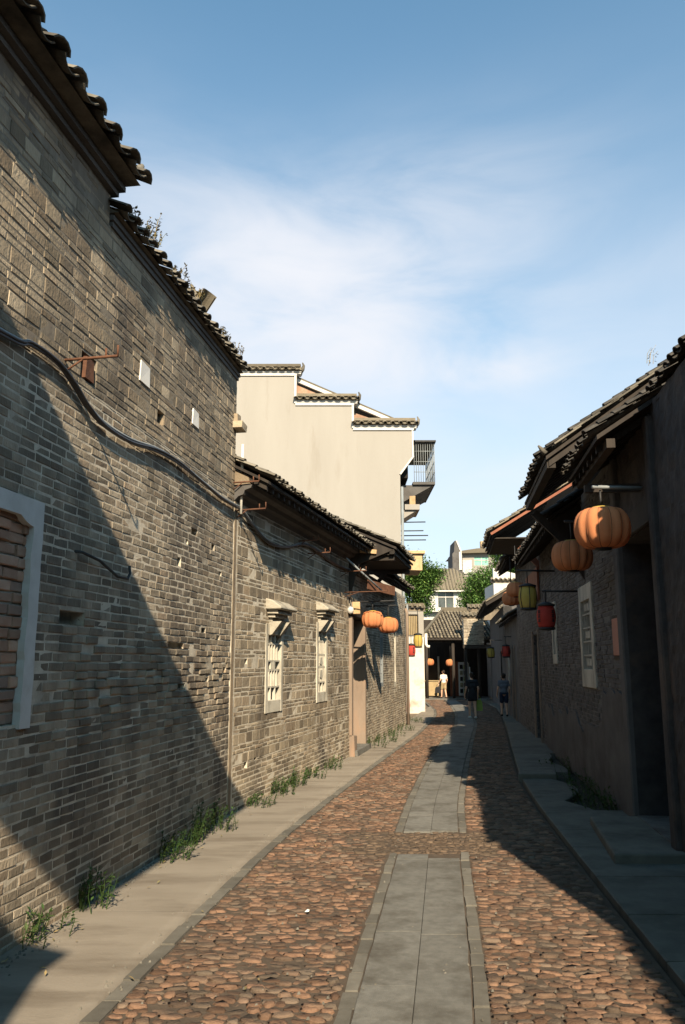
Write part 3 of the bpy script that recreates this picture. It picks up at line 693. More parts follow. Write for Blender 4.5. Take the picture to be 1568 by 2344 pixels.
lattice_window(w3, 4.2, 4.75, 1.35, 2.75, .0, 'pipe_grey', style=2, bars='pipe_grey', fr=.07)
lattice_window(w3, 6.85, 7.3, 1.3, 3.0, .0, 'stone_frame', style=2, fr=.08)
# porch roof
pr_ = roof(w3, -.05, 3.1, 1.05, 4.46, 24, 2.3, .2, .17, parts=90, seed=51, rafter=.3, th=.05, name='porch_roof', jit=1.6)
for s_ in (.15, 2.9):
    f = MB(); f.bar((s_, .1, 3.7), (s_, -.4, 4.25), .07, .09); f.bar((s_, .2, 4.24), (s_, -.98, 4.24), .09, .10); f.build('bracket', 'wood', pr_)
f = MB(); f.bar((-.02, -.95, 4.36), (3.08, -.95, 4.36), .1, .1); f.bar((-.02, -.4, 4.52), (3.08, -.4, 4.52), .1, .1); f.build('purlin', 'wood', pr_)
f = MB(); f.bar((-.06, -.62, 4.36), (-.06, -.25, 4.40), .05, .09); f.build('beam_end', 'wood_raw', pr_)
f = MB(); f.prismx([(-.98, 4.40), (1.0, 5.2), (1.0, 3.2), (.02, 3.2), (-.2, 4.1)], -.03, .03); f.build('porch_side', 'wood', pr_)
f = MB(); f.box(.04, 3.05, -.96, .02, 4.30, 4.33); f.build('porch_ceiling', 'wood', pr_)
roof(w3, 3.15, 7.1, .55, 4.10, 27, 2.8, .2, .17, parts=90, seed=52, rafter=.3, jit=1.5)
f = MB(); f.box(2.0, 9.4, .4, 4.2, 0, 4.0); f.build('rear_wall', 'plaster_grey', w3)
# drainpipe at the far end
f = MB(); f.tube([(9.35, -.09, .0), (9.35, -.09, 3.6), (9.35, -.05, 3.75)], .05, 8); dp = f.build('drainpipe', 'post', w3)
f = MB(); f.tube([(9.62, -.07, .0), (9.62, -.07, 3.9)], .035, 8); f.build('drainpipe', 'pipe_grey', w3)

# ================================================================== LEFT: whitewashed end wall, barred window
w4 = thing('whitewashed_house', 'house end with stained whitewashed wall and barred window facing down the street', 'house', (2.2, 34.5, 0), 0)
BW = (.55, .98, 3.15, 4.0)
wall_body(w4, -.6, 1.2, -.05, 3.05, .3, [], 'white_pink', None, .2, .0, wob=.003)
wall_body(w4, -.6, 1.2, 3.05, 4.15, .3, [(*BW, .12)], 'cream', None, .2, .012, 'upper_wall')
for i in range(6):
    f = MB(); f.tube([(BW[0]+.03+i*.074, -.02, BW[2]-.02), (BW[0]+.03+i*.074, -.02, BW[3]+.02)], .008, 6); f.build('window_bar', 'iron', w4)
f = MB(); f.box(BW[0]-.03, BW[1]+.03, .1, .12, BW[2]-.02, BW[3]+.02); f.build('shutter', 'wood_floor', w4)
f = MB(); f.box(-.6, 1.19, .3, 2.0, 0, 4.1); f.build('rear_wall', 'plaster_grey', w4)
coping(w4, -.6, 1.25, 4.15, .3, .1, .2, 'tile_pale', parts=20, seed=61)
f = MB(); f.tube([(1.28, -.05, 3.2), (1.28, -.05, 2.75), (1.33, -.12, 2.66), (1.42, -.16, 2.66)], .06, 8); f.build('white_pipe', 'pipe_white', w4)

# ================================================================== cream building behind
cb = thing('cream_building', 'tall cream rendered building with stepped gable and small tile copings', 'building', (0, 29, 0), 0)
face = [(-6.5, 0), (2.1, 0), (2.1, 8.75), (2.58, 9.41), (2.58, 10.40), (.39, 10.41), (.39, 11.36), (-1.74, 11.36), (-1.74, 12.51), (-6.5, 12.51)]
f = MB(); f.prism(face, 0, .35); f.build('wall', 'cream', cb)
f = MB(); f.box(-6.5, 2.08, .36, 8, 0, 8.6); f.build('side_wall', 'plaster_grey', cb)
tr = [(-6.5, -1.70, 12.50, 12.58), (-1.74, .43, 11.35, 11.43), (.39, 2.62, 10.40, 10.48)]
for (a, b, z0, z1) in tr:
    f = MB(); f.box(a, b, -.05, .4, z0, z1); f.build('trim', 'white', cb)
for (a, b, z0, z1) in ((-1.79, -1.71, 11.435, 12.498), (.34, .42, 10.485, 11.348), (2.54, 2.60, 9.42, 10.398)):
    f = MB(); f.box(a, b, -.04, .38, z0, z1); f.build('trim', 'white', cb)
f = MB(); f.bar((2.60, 0.0, 9.43), (2.10, 0.0, 8.74), .06, .09, (0, 1, 0)); f.build('trim', 'white', cb)
for i, (a, b, z) in enumerate(((-6.5, -1.55, 12.58), (-1.72, .55, 11.43), (.42, 2.72, 10.48))):
    c_ = coping(cb, a, b, z, .3, .12, .27, 'tile_pale', parts=40, seed=71+i, corbel='white')
    f = MB(); f.tube([(b-.02, .15, z+.12), (b+.06, .1, z+.22), (b+.1, .1, z+.36), (b+.05, .1, z+.48)], [.09, .08, .05, .02], 7); f.build('finial', 'tile', c_)
    rb = MB(); rb.box(a, b-.02, .02, .28, z+.30, z+.40, .01); rb.build('ridge', 'tile_pale', c_)
# main roof verge behind the steps, red brick gable
f = MB(); f.prism([(-1.72, 11.5), (.2, 11.5), (-1.72, 12.30)], .42, .6); f.prism([(.40, 10.55), (2.3, 10.55), (.40, 11.22)], .42, .6); f.build('gable_wall', 'brick_red', cb)
f = MB(); f.bar((-2.6, .36, 12.85), (2.4, .36, 10.62), .14, .13); f.build('verge_trim', 'white', cb)
f = MB(); f.bar((-2.6, 1.2, 12.96), (2.45, 1.2, 10.70), 1.8, .07); f.build('roof', 'tile_pale', cb)
f = MB(); f.box(2.0, 2.45, 2.0, 7.5, 8.9, 10.2); f.build('upper_wall', 'plaster_grey', cb)
# caged balcony on the street side
bal = MB(); bal.box(2.62, 3.45, .7, 4.2, 8.52, 8.62); bal.prism([(2.2, 7.9), (2.3, 7.9), (3.4, 8.515), (2.2, 8.515)], .8, 4.1); bo = bal.build('balcony', 'plaster_grey', cb)
bal = MB(); bal.box(2.62, 3.5, .6, 4.3, 10.14, 10.2); bal.build('balcony_roof', 'iron', bo)
for i in range(10):
    f = MB(); f.tube([(2.68+i*.085, .72, 8.62), (2.68+i*.085, .72, 10.14)], .010, 5); f.build('cage_bar', 'pipe_grey', bo)
for i in range(13):
    f = MB(); f.tube([(3.44, .72+i*.27, 8.62), (3.44, .72+i*.27, 10.14)], .012, 5); f.build('cage_bar', 'pipe_grey', bo)
for z in (9.0, 9.4, 9.8):
    f = MB(); f.tube([(2.66, .72, z), (3.44, .72, z), (3.44, 4.0, z)], .012, 5); f.build('cage_rail', 'pipe_grey', bo)
f = MB(); f.box(2.15, 2.42, .4, 3.5, 8.7, 10.2); f.build('balcony_wall', 'dark', bo)
f = MB(); f.box(2.30, 2.85, .6, 2.2, 7.55, 7.75); f.prism([(2.2, 7.2), (2.75, 7.54), (2.2, 7.54)], .7, 2.1); f.build('lower_awning', 'cream', cb)
f = MB(); f.box(2.5, 2.72, .8, 1.2, 7.76, 8.1, .01); f.build('flower_pot', 'wood_raw', cb)
for i, (z, l) in enumerate(((7.02, .75), (6.75, .7), (6.62, .9), (6.50, .85))):
    f = MB(); f.tube([(2.1, .3+.3*i, z), (2.25+l, .1+.3*i, z-.02)], .022, 6); f.build('drying_pole', 'iron', cb)
f = MB(); f.tube([(2.17, .1, 0), (2.17, .1, 8.3)], .05, 8); f.build('drainpipe', 'pipe_grey', cb)
f = MB(); f.box(2.1, 2.9, .5, 2.4, 5.3, 5.9, .01); f.box(2.1, 3.0, .4, 2.5, 5.9, 6.0, .01); f.build('lower_balcony', 'wood_raw', cb)

# ================================================================== LEFT, behind the viewer: unseen houses shaped to shade the tall wall
l0 = thing('tall_house', 'unseen tall house with an added shade canopy, next to the tall brick wall behind the viewer', 'house', (-1.5, 11.1, 0), R(81.3))
f = MB(); f.box(-16, -10.25, 0, 5, 0, 7.2); f.build('wall', 'plaster_grey', l0)
f = MB(); f.prismx([(-.15, 7.2), (2.6, 8.6), (5, 7.2)], -16, -10.3); f.build('roof', 'tile', l0)
f = MB(); f.prismx([(-2.75, 6.62), (-1.0, 6.78), (-1.0, 6.92), (-2.75, 6.76)], -13.6, -9.65); f.v = [(x+(.28*(-y+.2) if x > -9.8 else 0), y, z) for x, y, z in f.v]; ro = f.build('added_shade_canopy', 'wood', l0)  # unseen canopy, added and shaped to throw the diagonal shade band
for x_ in (-13.2, -11.6, -10.4):
    f = MB(); f.bar((x_, .05, 6.5), (x_, -2.7, 6.55), .1, .1); f.build('shade_canopy_beam', 'wood', l0)
l1 = thing('shadow_block_house', 'unseen lower house behind the viewer, set forward to shade the wall foot', 'house', (-1.5, 11.1, 0), R(81.3))
f = MB(); f.box(-19, -13.75, -2.75, 4, 0, 6.05); f.build('wall', 'plaster_grey', l1)  # unseen block, sized so its shadow covers the near wall foot
f = MB(); f.prismx([(-2.85, 6.05), (1, 7.2), (4, 6.05)], -19, -13.7); f.build('roof', 'tile', l1)

# ================================================================== RIGHT row
RROT = R(-97.4)
def rloc(y): return (3.6+.13*(y-10.55), y, 0)
# --- behind the viewer
r00 = thing('shop_house', 'plastered house on the right beside the viewer with low tiled eave', 'house', (3.6, 10.55, 0), RROT)
f = MB(); f.box(8.3, 19, .85, 5, 0, 4.75); f.build('wall', 'plaster_brown', r00)
ro = roof(r00, 8.3, 19, -.80, 4.62, 33, 4.5, .25, .3, parts=0, raft=False)
# --- nearest house with recessed doorway
r0 = thing('doorway_house', 'nearest dark house on the right with recessed doorway and brown plaster', 'house', (3.6, 10.55, 0), RROT)
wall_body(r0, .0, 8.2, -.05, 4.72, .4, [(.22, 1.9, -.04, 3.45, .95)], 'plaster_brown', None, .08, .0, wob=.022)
f = MB(); f.box(-.04, .21, -.07, .3, 0, 4.6, .008); bevel(f.build('door_post', 'plaster_grey', r0), .02)
f = MB(); f.box(1.91, 2.1, -.06, .3, 0, 4.6, .008); bevel(f.build('door_post', 'plaster_brown', r0), .02)
f = MB(); f.box(.215, 1.905, -.05, .3, 3.46, 3.75, .006); bevel(f.build('lintel', 'wood', r0), .015)
for i in range(6):
    f = MB(); f.box(.25+i*.272, .25+(i+1)*.272-.01, .84, .9, .05, 3.4); f.build('door_board', 'wood', r0)
f = MB(); f.box(.23, 1.89, -.02, .8, 0, .16, .008); f.build('threshold', 'slab', r0)
roof(r0, 2.3, 8.25, .0, 4.72, 33, 4.6, .22, .18, m='tile_dark', parts=90, seed=81, rafter=.3, th=.05, jit=1.5)
roof(r0, .0, 2.2, .60, 4.36, 33, 4.6, .22, .18, m='tile_dark', parts=60, seed=82, rafter=.3, th=.05, jit=1.5)
f = MB(); f.bar((.05, -.45, 4.28), (2.15, -.45, 4.28), .09, .1); f.build('purlin', 'wood', r0)
f = MB(); f.box(.3, 8.2, 1.0, 5, 0, 4.8); f.build('rear_wall', 'plaster_grey', r0)
f = MB(); f.bar((1.35, .4, 3.95), (1.35, -.62, 3.95), .07, .09); f.build('lantern_beam', 'wood', r0)
# --- brick house with stone window
r1_ = thing('stone_window_house', 'shaded grey brick house with tall pale stone lattice window on the right', 'house', (3.6, 10.55, 0), RROT)
RW = [(-3.42, -2.15, 1.58, 3.22), (-7.3, -6.65, 1.95, 3.25)]
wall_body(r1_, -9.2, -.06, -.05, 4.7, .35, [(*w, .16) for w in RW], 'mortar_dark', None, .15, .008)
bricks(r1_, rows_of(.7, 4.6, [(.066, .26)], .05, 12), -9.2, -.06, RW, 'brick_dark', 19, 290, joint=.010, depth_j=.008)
f = MB()
n = 40; top = [(-9.2+9.13*i/n, 1.0+.35*mnoise.noise(Vector((i*.23, 3, 0)))+.2*mnoise.noise(Vector((i*.9, 5, 0)))+(.55 if i > n*.80 else 0)) for i in range(n+1)]
f.prism([(-9.2, 0), (-.07, 0)]+top[::-1], -.02, .05); f.build('plaster_dado', 'plaster_grey', r1_)
lattice_window(r1_, *RW[0], -.03, style=2, fr=.17); lattice_window(r1_, *RW[1], -.03, style=0, fr=.12)
ro = roof(r1_, -2.75, .4, .92, 4.60, 35, 3.6, .22, .18, m='tile_dark', parts=130, seed=91, rafter=.3, th=.05, jit=1.8)
f = MB(); f.tube([(.36, -.92, 4.64), (.37, -.97, 4.70), (.37, -1.01, 4.75)], [.04, .03, .012], 7); f.build('finial', 'tile', ro)
for i in range(9):
    s0 = .25+i*.30; cs, sn = math.cos(R(35)), math.sin(R(35))
    f = MB(); f.bar((.43, -1.02+s0*cs, 4.60+s0*sn+.012*(i % 3)), (.43, -1.02+(s0+.42)*cs, 4.585+(s0+.42)*sn), .10, .022); f.build('verge_tile', 'tile', ro)
f = MB(); f.prismx([(0, 3.4), (2.7, 3.4), (2.7, 6.95), (0, 5.18)], -.3, -.06); f.build('gable_wall', 'brick_dark', r1_)
for (y_, z_) in ((-.85, 4.52), (.35, 5.30), (1.15, 5.86)):
    f = MB(); f.bar((-2.7, y_, z_), (.34 if y_ < 1 else .5, y_, z_), .11, .13); f.build('purlin', 'wood_raw' if y_ > 1 else 'wood', ro)
for x_ in (-2.5,):
    f = MB(); f.bar((x_, .05, 3.5), (x_, -.8, 4.38), .09, .12); f.build('bracket', 'wood', ro)
roof(r1_, -9.2, -2.8, .55, 4.35, 33, 3.6, .22, .18, m='tile_dark', parts=100, seed=92, rafter=.32, th=.05, jit=1.5)
f = MB(); f.prismx([(-.5, 4.28), (.1, 4.65), (.1, 3.3), (0, 3.3)], -2.9, -2.83); f.build('gable_board', 'wood', r1_)
f = MB(); f.prismx([(.06, 3.9), (.06, 5.16), (1.9, 6.45), (1.9, 3.9)], -2.72, -2.6); f.build('gable_wall', 'brick_dark', r1_)
f = MB(); f.box(-9.1, -.4, .5, 5, 0, 4.5); f.build('rear_wall', 'plaster_grey', r1_)
pq = MB(); pq.box(-.62, -.12, -.03, -.005, 2.06, 2.55); po = tag(bevel(pq.build('plaque', 'plaque', None), .006), 'small faded pink wall plaque beside the dark doorway', 'plaque')
po.location = (3.6, 10.55, 0); po.rotation_euler = (0, 0, RROT)
f = MB(); f.box(-.66, -.08, -.02, -.002, 2.02, 2.059); f.box(-.66, -.08, -.02, -.002, 2.551, 2.59); f.box(-.66, -.621, -.02, -.002, 2.059, 2.551); f.box(-.119, -.08, -.02, -.002, 2.059, 2.551); f.build('frame', 'wood', po)
# --- red-boarded porch house
r2_ = thing('red_eave_house', 'shaded brick house with red timber boards under a jutting porch roof', 'house', (3.6, 10.55, 0), RROT)
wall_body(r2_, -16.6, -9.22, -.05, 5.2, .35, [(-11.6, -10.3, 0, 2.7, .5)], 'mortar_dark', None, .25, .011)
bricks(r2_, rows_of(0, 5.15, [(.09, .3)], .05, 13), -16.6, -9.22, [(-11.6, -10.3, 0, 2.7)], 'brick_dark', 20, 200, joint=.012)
f = MB(); f.box(-11.6, -10.3, .4, .46, 0, 2.7); f.build('door', 'wood', r2_)
for x_ in (-11.72, -10.28):
    f = MB(); f.box(x_, x_+.12, -.04, .2, 0, 2.8); f.build('door_post', 'post', r2_)
ro = roof(r2_, -12.6, -9.25, 1.15, 5.14, 31, 3.4, .22, .18, parts=120, seed=101, rafter=.35, th=.05, jit=1.6)
cs, sn = math.cos(R(31)), math.sin(R(31))
f = MB(); f.bar((-9.22, -1.15, 5.09), (-9.22, -1.15+2.6*cs, 5.09+2.6*sn), .05, .06); f.build('bargeboard', 'wood_red', ro)
for i in range(7):
    s0 = .1+i*.3; f = MB(); f.bar((-9.18, -1.15+s0*cs, 5.2+s0*sn+.012*(i % 3)), (-9.18, -1.15+(s0+.42)*cs, 5.185+(s0+.42)*sn), .1, .022); f.build('verge_tile', 'tile_pale', ro)
f = MB(); f.box(-12.5, -9.4, -1.05, -.02, 5.0, 5.03); f.build('porch_ceiling', 'wood', ro)
f = MB(); f.bar((-9.5, .05, 4.3), (-9.5, -.45, 4.8), .1, .14); f.build('bracket', 'wood_red', ro)
f = MB(); f.box(-12.5, -9.5, -.06, -.013, 3.5, 4.3); f.build('fascia_board', 'wood_red', ro)
roof(r2_, -16.6, -12.65, .6, 4.9, 31, 3.2, .22, .18, parts=60, seed=102, rafter=.35)
f = MB(); f.box(-16.5, -9.4, .6, 5, 0, 5.1); f.build('rear_wall', 'plaster_grey', r2_)
# --- far right houses
r3_ = thing('far_right_house', 'low shaded house with plain wall and doorways, third on the right', 'house', (3.6, 10.55, 0), RROT)
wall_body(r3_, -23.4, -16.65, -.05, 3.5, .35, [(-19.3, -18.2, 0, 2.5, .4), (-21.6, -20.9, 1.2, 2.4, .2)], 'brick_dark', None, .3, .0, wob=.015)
f = MB(); f.box(-19.3, -18.2, .3, .36, 0, 2.5); f.build('door', 'wood', r3_)
for x_ in (-19.42, -18.2):
    f = MB(); f.box(x_, x_+.12, -.05, .2, 0, 2.6); f.build('door_post', 'post', r3_)
lattice_window(r3_, -21.6, -20.9, 1.2, 2.4, -.02, style=2, fr=.08)
roof(r3_, -23.4, -16.65, .25, 3.5, 28, 3, .22, .2, parts=0, seed=103, rafter=.5)
r3b = thing('far_eave_house', 'far shaded house on the right with an eave tip jutting over the street', 'house', (3.6, 10.55, 0), RROT)
wall_body(r3b, -35.2, -23.5, -.05, 4.3, .35, [(-26.5, -25.4, 0, 2.5, .4)], 'brick_dark', None, .3, .0, wob=.015)
f = MB(); f.box(-26.5, -25.4, .3, .36, 0, 2.5); f.build('door', 'wood', r3b)
ro = roof(r3b, -35.2, -23.45, .7, 4.42, 30, 3.4, .22, .2, parts=60, seed=104, rafter=.5)
cs, sn = math.cos(R(30)), math.sin(R(30))
f = MB(); f.bar((-23.4, -.7, 4.38), (-23.4, -.7+3*cs, 4.38+3*sn), .05, .14); f.build('bargeboard', 'wood', ro)
f = MB(); f.bar((-23.38, -.7, 4.5), (-23.38, -.7+3*cs, 4.5+3*sn), .12, .05); f.build('verge_tile', 'tile_pale', ro)
f = MB(); f.prismx([(0, 3.4), (2.8, 3.4), (2.8, 6.3), (0, 4.7)], -23.7, -23.5); f.build('gable_wall', 'brick_dark', r3b)
# --- brick gable stub catching the sun above the shop front
r4 = thing('brick_gable', 'small sunlit brick gable wall with tile coping above the dark shop front', 'wall', (6.76, 46.0, 0), 0)
wall_body(r4, 0, 1.12, 3.02, 4.45, .4, [], 'mortar', None, .25, .006)
bricks(r4, rows_of(3.03, 4.43, [(.085, .3)], .05, 22), 0, 1.12, [], 'brick', 23, 150, joint=.02, y=-.002)
coping(r4, -.1, 1.15, 4.45, .4, .12, .22, 'tile_pale', parts=30, seed=111)
f = MB(); f.box(-.05, 1.7, .02, .38, 2.8, 3.0, .01); f.build('beam', 'wood', r4)
for x_ in (.0, 1.5):
    f = MB(); f.box(x_, x_+.16, .06, .22, 0, 2.8, .005); f.build('post', 'wood', r4)
f = MB(); f.box(.5, 3.2, .6, 1.0, 4.4, 4.95); f.build('raised_wall', 'brick', r4)
coping(r4, .4, 3.2, 4.95, .4, .12, .22, 'tile_pale', parts=30, seed=112, y0=.6)
f = MB(); f.box(1.8, 3.2, .1, .58, 0, 4.4); f.build('side_wall', 'brick_dark', r4)

# ================================================================== end of the street
fb = thing('open_shop_house', 'low tile roofed house with open dark shop front closing the street', 'house', (4.4, 46.5, 0), 0)
# roof slope with a hipped left end
mb = MB(); EZ = 3.38; RZ = 5.2; RD = 5.2
mb.add([(.1, 0, EZ), (6.5, 0, EZ), (6.5, RD, RZ), (1.9, RD, RZ), (.1, 0, EZ-.1), (6.5, 0, EZ-.1), (6.5, RD, RZ-.1), (1.9, RD, RZ-.1)], [(0, 1, 2, 3), (7, 6, 5, 4), (0, 4, 5, 1), (3, 7, 4, 0), (2, 6, 7, 3)])
ro = mb.build('roof', 'wood', fb)
mb = MB()
x = .2
while x < 6.5:
    s0 = max(0, (x-.1)/1.8); t = 1 if x > 1.9 else s0
    nseg = max(1, int(RD*t/.35))
    for i in range(nseg):
        a, b = i/nseg*t, (i+1)/nseg*t; j = rng.uniform(-.012, .012)
        mb.tube([(x+j, RD*a-.04, EZ+(RZ-EZ)*a+.055), (x+j, RD*b, EZ+(RZ-EZ)*b+.025)], [.07, .055], 6)
    x += .2
mb.build('roof_tiles', 'tile_pale', ro, 'stuff')
f = MB(); f.bar((1.8, RD, RZ+.1), (6.5, RD, RZ+.12), .25, .3); f.bar((.05, -.05, EZ+.1), (1.9, RD, RZ+.1), .16, .16); f.build('ridge', 'tile_pale', ro)
for i, x_ in enumerate((.35, 1.85, 3.3, 5.0)):
    f = MB(); f.tube([(x_, .35, 0), (x_, .35, EZ)], .09, 10); f.build('column', 'wood', fb)
f = MB(); f.bar((.2, .35, EZ-.15), (6.4, .35, EZ-.15), .12, .2); f.build('beam', 'wood', fb)
f = MB(); f.box(-.2, 6.5, 3.6, 3.8, 0, 4.6); f.build('back_wall', 'wood', fb)
f = MB(); f.box(-.3, .1, -.1, 3.7, 0, 3.3); f.build('side_wall', 'white_pink', fb)
f = MB(); f.box(.5, 1.25, 2.6, 3.3, .12, .95); f.box(.45, 1.3, 2.55, 3.35, .952, 1.0); f.build('counter', 'wood_floor', fb)
f = MB(); f.box(.5, 1.3, 3.5, 3.58, 1.05, 2.0); f.build('shutter', 'wood', fb)
for (xa, xb, zt) in ((1.32, 1.42, 2.4), (2.95, 3.2, 2.0)):
    f = MB(); f.box(xa, xb, 3.45, 3.59, 0, zt); f.build('door_post', 'stone_frame', fb)
for i in range(4):
    f = MB(); f.box(2.05+i*.2, 2.05+(i+1)*.2-.01, 3.45, 3.52, 0, 2.1); f.build('door_board', 'wood_red' if i < 3 else 'wood', fb)
f = MB(); f.box(.1, 6.4, -.2, 3.6, -.05, .06); f.build('floor', 'slab', fb)
# display rack and pole
dr = thing('display_rack', 'tall white display rack hung with small goods at the open shop front', 'rack', (7.0, 48.2, .06), 0)
f = MB(); f.box(-.28, .28, .05, .09, .1, 2.0); f.build('board', 'white', dr)
for i in range(5):
    for j in range(2):
        f = MB(); f.box(-.2+j*.22, -.04+j*.22, -.02, .05, .25+i*.34, .48+i*.34, .01); f.build('goods', ['dark', 'bag_green', 'shop', 'cloth_navy'][(i*2+j) % 4], dr)
st = thing('white_stand', 'slim white post stand with round foot beside the display rack', 'stand', (7.05, 46.2, 0), 0)
f = MB(); f.lathe([(.25, 0), (.25, .04), (.06, .10), (.035, .14), (.035, 1.75), (.05, 1.78), (.0, 1.8)], 16); f.build('post', 'white', st)
# white tiled-coping wall behind right trees
ww = thing('white_gable_house', 'small white walled house with tile coping behind the right hand trees', 'house', (8.7, 47, 0), 0)
f = MB(); f.box(0, 4, 0, 3, 0, 6.5); f.prism([(0, 6.5), (1.6, 6.5), (1.6, 7.0), (0, 7.4)], 0, .3); f.build('wall', 'white', ww)
coping(ww, -.1, 2.2, 6.55, .3, .15, .24, 'tile_pale', parts=10, seed=121)
# ---- white house with hip roof
wh = thing('white_house', 'white two storey house with brown hip roof rising behind the trees', 'house', (6.4, 70, 0), 0)
def house_box(root, x0, x1, y0, y1, z1, m, wins, gm='glass'):
    wall_body(root, x0, x1, 0, z1, .25, [(*w, .2) for w in wins], m, None, 1.5, 0, wob=0)
    f = MB(); f.box(x0+.01, x1-.01, .3, y1, 0, z1-.01); f.build('side_wall', m, root)
    for w in wins:
        f = MB(); f.box(w[0], w[1], .12, .15, w[2], w[3]); p = f.build('window', gm, root)
        k = max(1, int((w[1]-w[0])/.6))
        fr_ = MB()
        for i in range(k+1):
            x = w[0]+(w[1]-w[0])*i/k; fr_.box(x-.03, x+.03, .06, .115, w[2], w[3])
        fr_.box(w[0], w[1], .05, .11, w[3]-.45, w[3]-.38); fr_.build('window_frame', 'white', p)
house_box(wh, 0, 5.2, 0, 5, 8.2, 'white', [(1.75, 3.1, 6.7, 8.0), (3.9, 4.7, 6.9, 8.0), (.3, 1.0, 6.6, 7.9)])
mb = MB(); e = .5
mb.add([(-e, -e, 8.15), (5.2+e, -e, 8.15), (5.2+e, 5+e, 8.15), (-e, 5+e, 8.15), (1.7, 2.4, 10.3), (3.6, 2.4, 10.3)], [(0, 1, 5, 4), (1, 2, 5), (2, 3, 4, 5), (3, 0, 4), (3, 2, 1, 0)])
hr = mb.build('roof', 'tile_pale', wh)
mb = MB(); x = -.3
while x < 5.6:
    t = min(1, (x+e)/2.2, (5.2+e-x)/2.1)
    mb.tube([(x, -e-.03, 8.2), (x, -e+2.9*t, 8.2+2.13*t)], .06, 5); x += .28
mb.build('roof_tiles', 'tile_pale', hr, 'stuff')
f = MB(); f.box(-.5, 5.7, -.48, -.38, 8.0, 8.13); f.build('fascia', 'white', hr)
f = MB(); f.box(.2, 5.5, -.6, -.02, 6.3, 6.42); f.build('ledge', 'white', wh)
# ---- far pale apartment with green window
ap = thing('apartment_block', 'distant pale apartment block with a green glazed bay on the hill', 'building', (12.7, 95, 0), 0)
house_box(ap, 1.0, 5.2, 0, 8, 14.7, 'cream', [(2.7, 4.4, 13.3, 14.3)], 'glass_green')
f = MB(); f.box(1.2, 2.4, -.15, -.02, 12.3, 13.9); f.build('balcony', 'white', ap)
f = MB(); f.prism([(.2, 14.6), (5.6, 14.75), (5.4, 15.3), (3, 15.2), (1.0, 14.9)], -.7, 7); f.build('roof', 'tile_pale', ap)
f = MB(); f.box(3.7, 4.2, 1, 1.6, 15.2, 16.3); f.build('chimney', 'wood_raw', ap)
f = MB(); f.box(4.5, 5.0, 1, 1.6, 15.2, 17.0); f.build('chimney', 'white', ap)
tw = thing('grey_gable_tower', 'narrow grey gable end with pale edge left of the apartment block', 'building', (12.6, 93, 0), 0)
f = MB(); f.prism([(0, 0), (1.15, 0), (1.15, 14.2), (.75, 15.0), (.65, 15.9), (.3, 15.9), (.2, 14.6), (0, 14.4)], 0, 4); f.build('wall', 'plaster_grey', tw)
f = MB(); f.bar((.9, -.05, 12.5), (.9, -.05, 14.6), .3, .12); f.bar((.5, -.05, 15.9), (1.0, -.05, 14.6), .14, .14); f.build('trim', 'white', tw)
# ground-rise and houses filling the distance
hs = thing('distant_house', 'plain distant house with tiled roof low behind the street end', 'house', (-2, 62, 0), 0)
f = MB(); f.box(0, 26, 0, 6, 0, 3.6); f.build('wall', 'cream', hs)
f = MB(); f.prismx([(-.6, 3.6), (3, 5.2), (6.6, 3.6)], -.5, 26.5); f.build('roof', 'tile_pale', hs)

# ================================================================== lanterns
def lantern_round(loc, r, m, label, group, hang, wall=None, h=.72, ribs=12):
    t = thing('round_lantern', label, 'lantern', loc, rng.uniform(0, 1), group)
    prof = []
    for i in range(15):
        a = -math.pi/2+math.pi*i/14; prof.append((r*(.30+.70*max(0, math.cos(a))**.62), h*r*math.sin(a)))
    f = MB(); f.lathe(prof, ribs*4, rf=lambda a, z: 1-.13*abs(math.cos(a*ribs/2))**4); f.build('shade', m, t)
    if r > .27:
        for k in range(ribs):
            a = 2*math.pi*k/ribs+math.pi/ribs*0; f = MB(); f.tube([((q[0]*(1-.13))*math.cos(a)*1.004, (q[0]*(1-.13))*math.sin(a)*1.004, q[1]) for q in prof], .0035, 4); f.build('wire_rib', 'rust', t)
    f = MB(); f.lathe([(r*.28, h*r*.93), (r*.33, h*r*.95), (r*.33, h*r*1.07), (r*.1, h*r*1.1)], 16); f.build('cap', 'iron' if m == 'lan_red' else 'lan_yellow', t)
    f = MB(); f.lathe([(r*.1, -h*r*1.12), (r*.30, -h*r*1.08), (r*.30, -h*r*.95), (r*.26, -h*r*.93)], 16); f.build('base', 'iron', t)
    f = MB(); f.tube([(0, 0, h*r*1.05), (0, 0, h*r*1.05+hang)], .012, 6); f.build('hanger', 'iron', t)
    return t
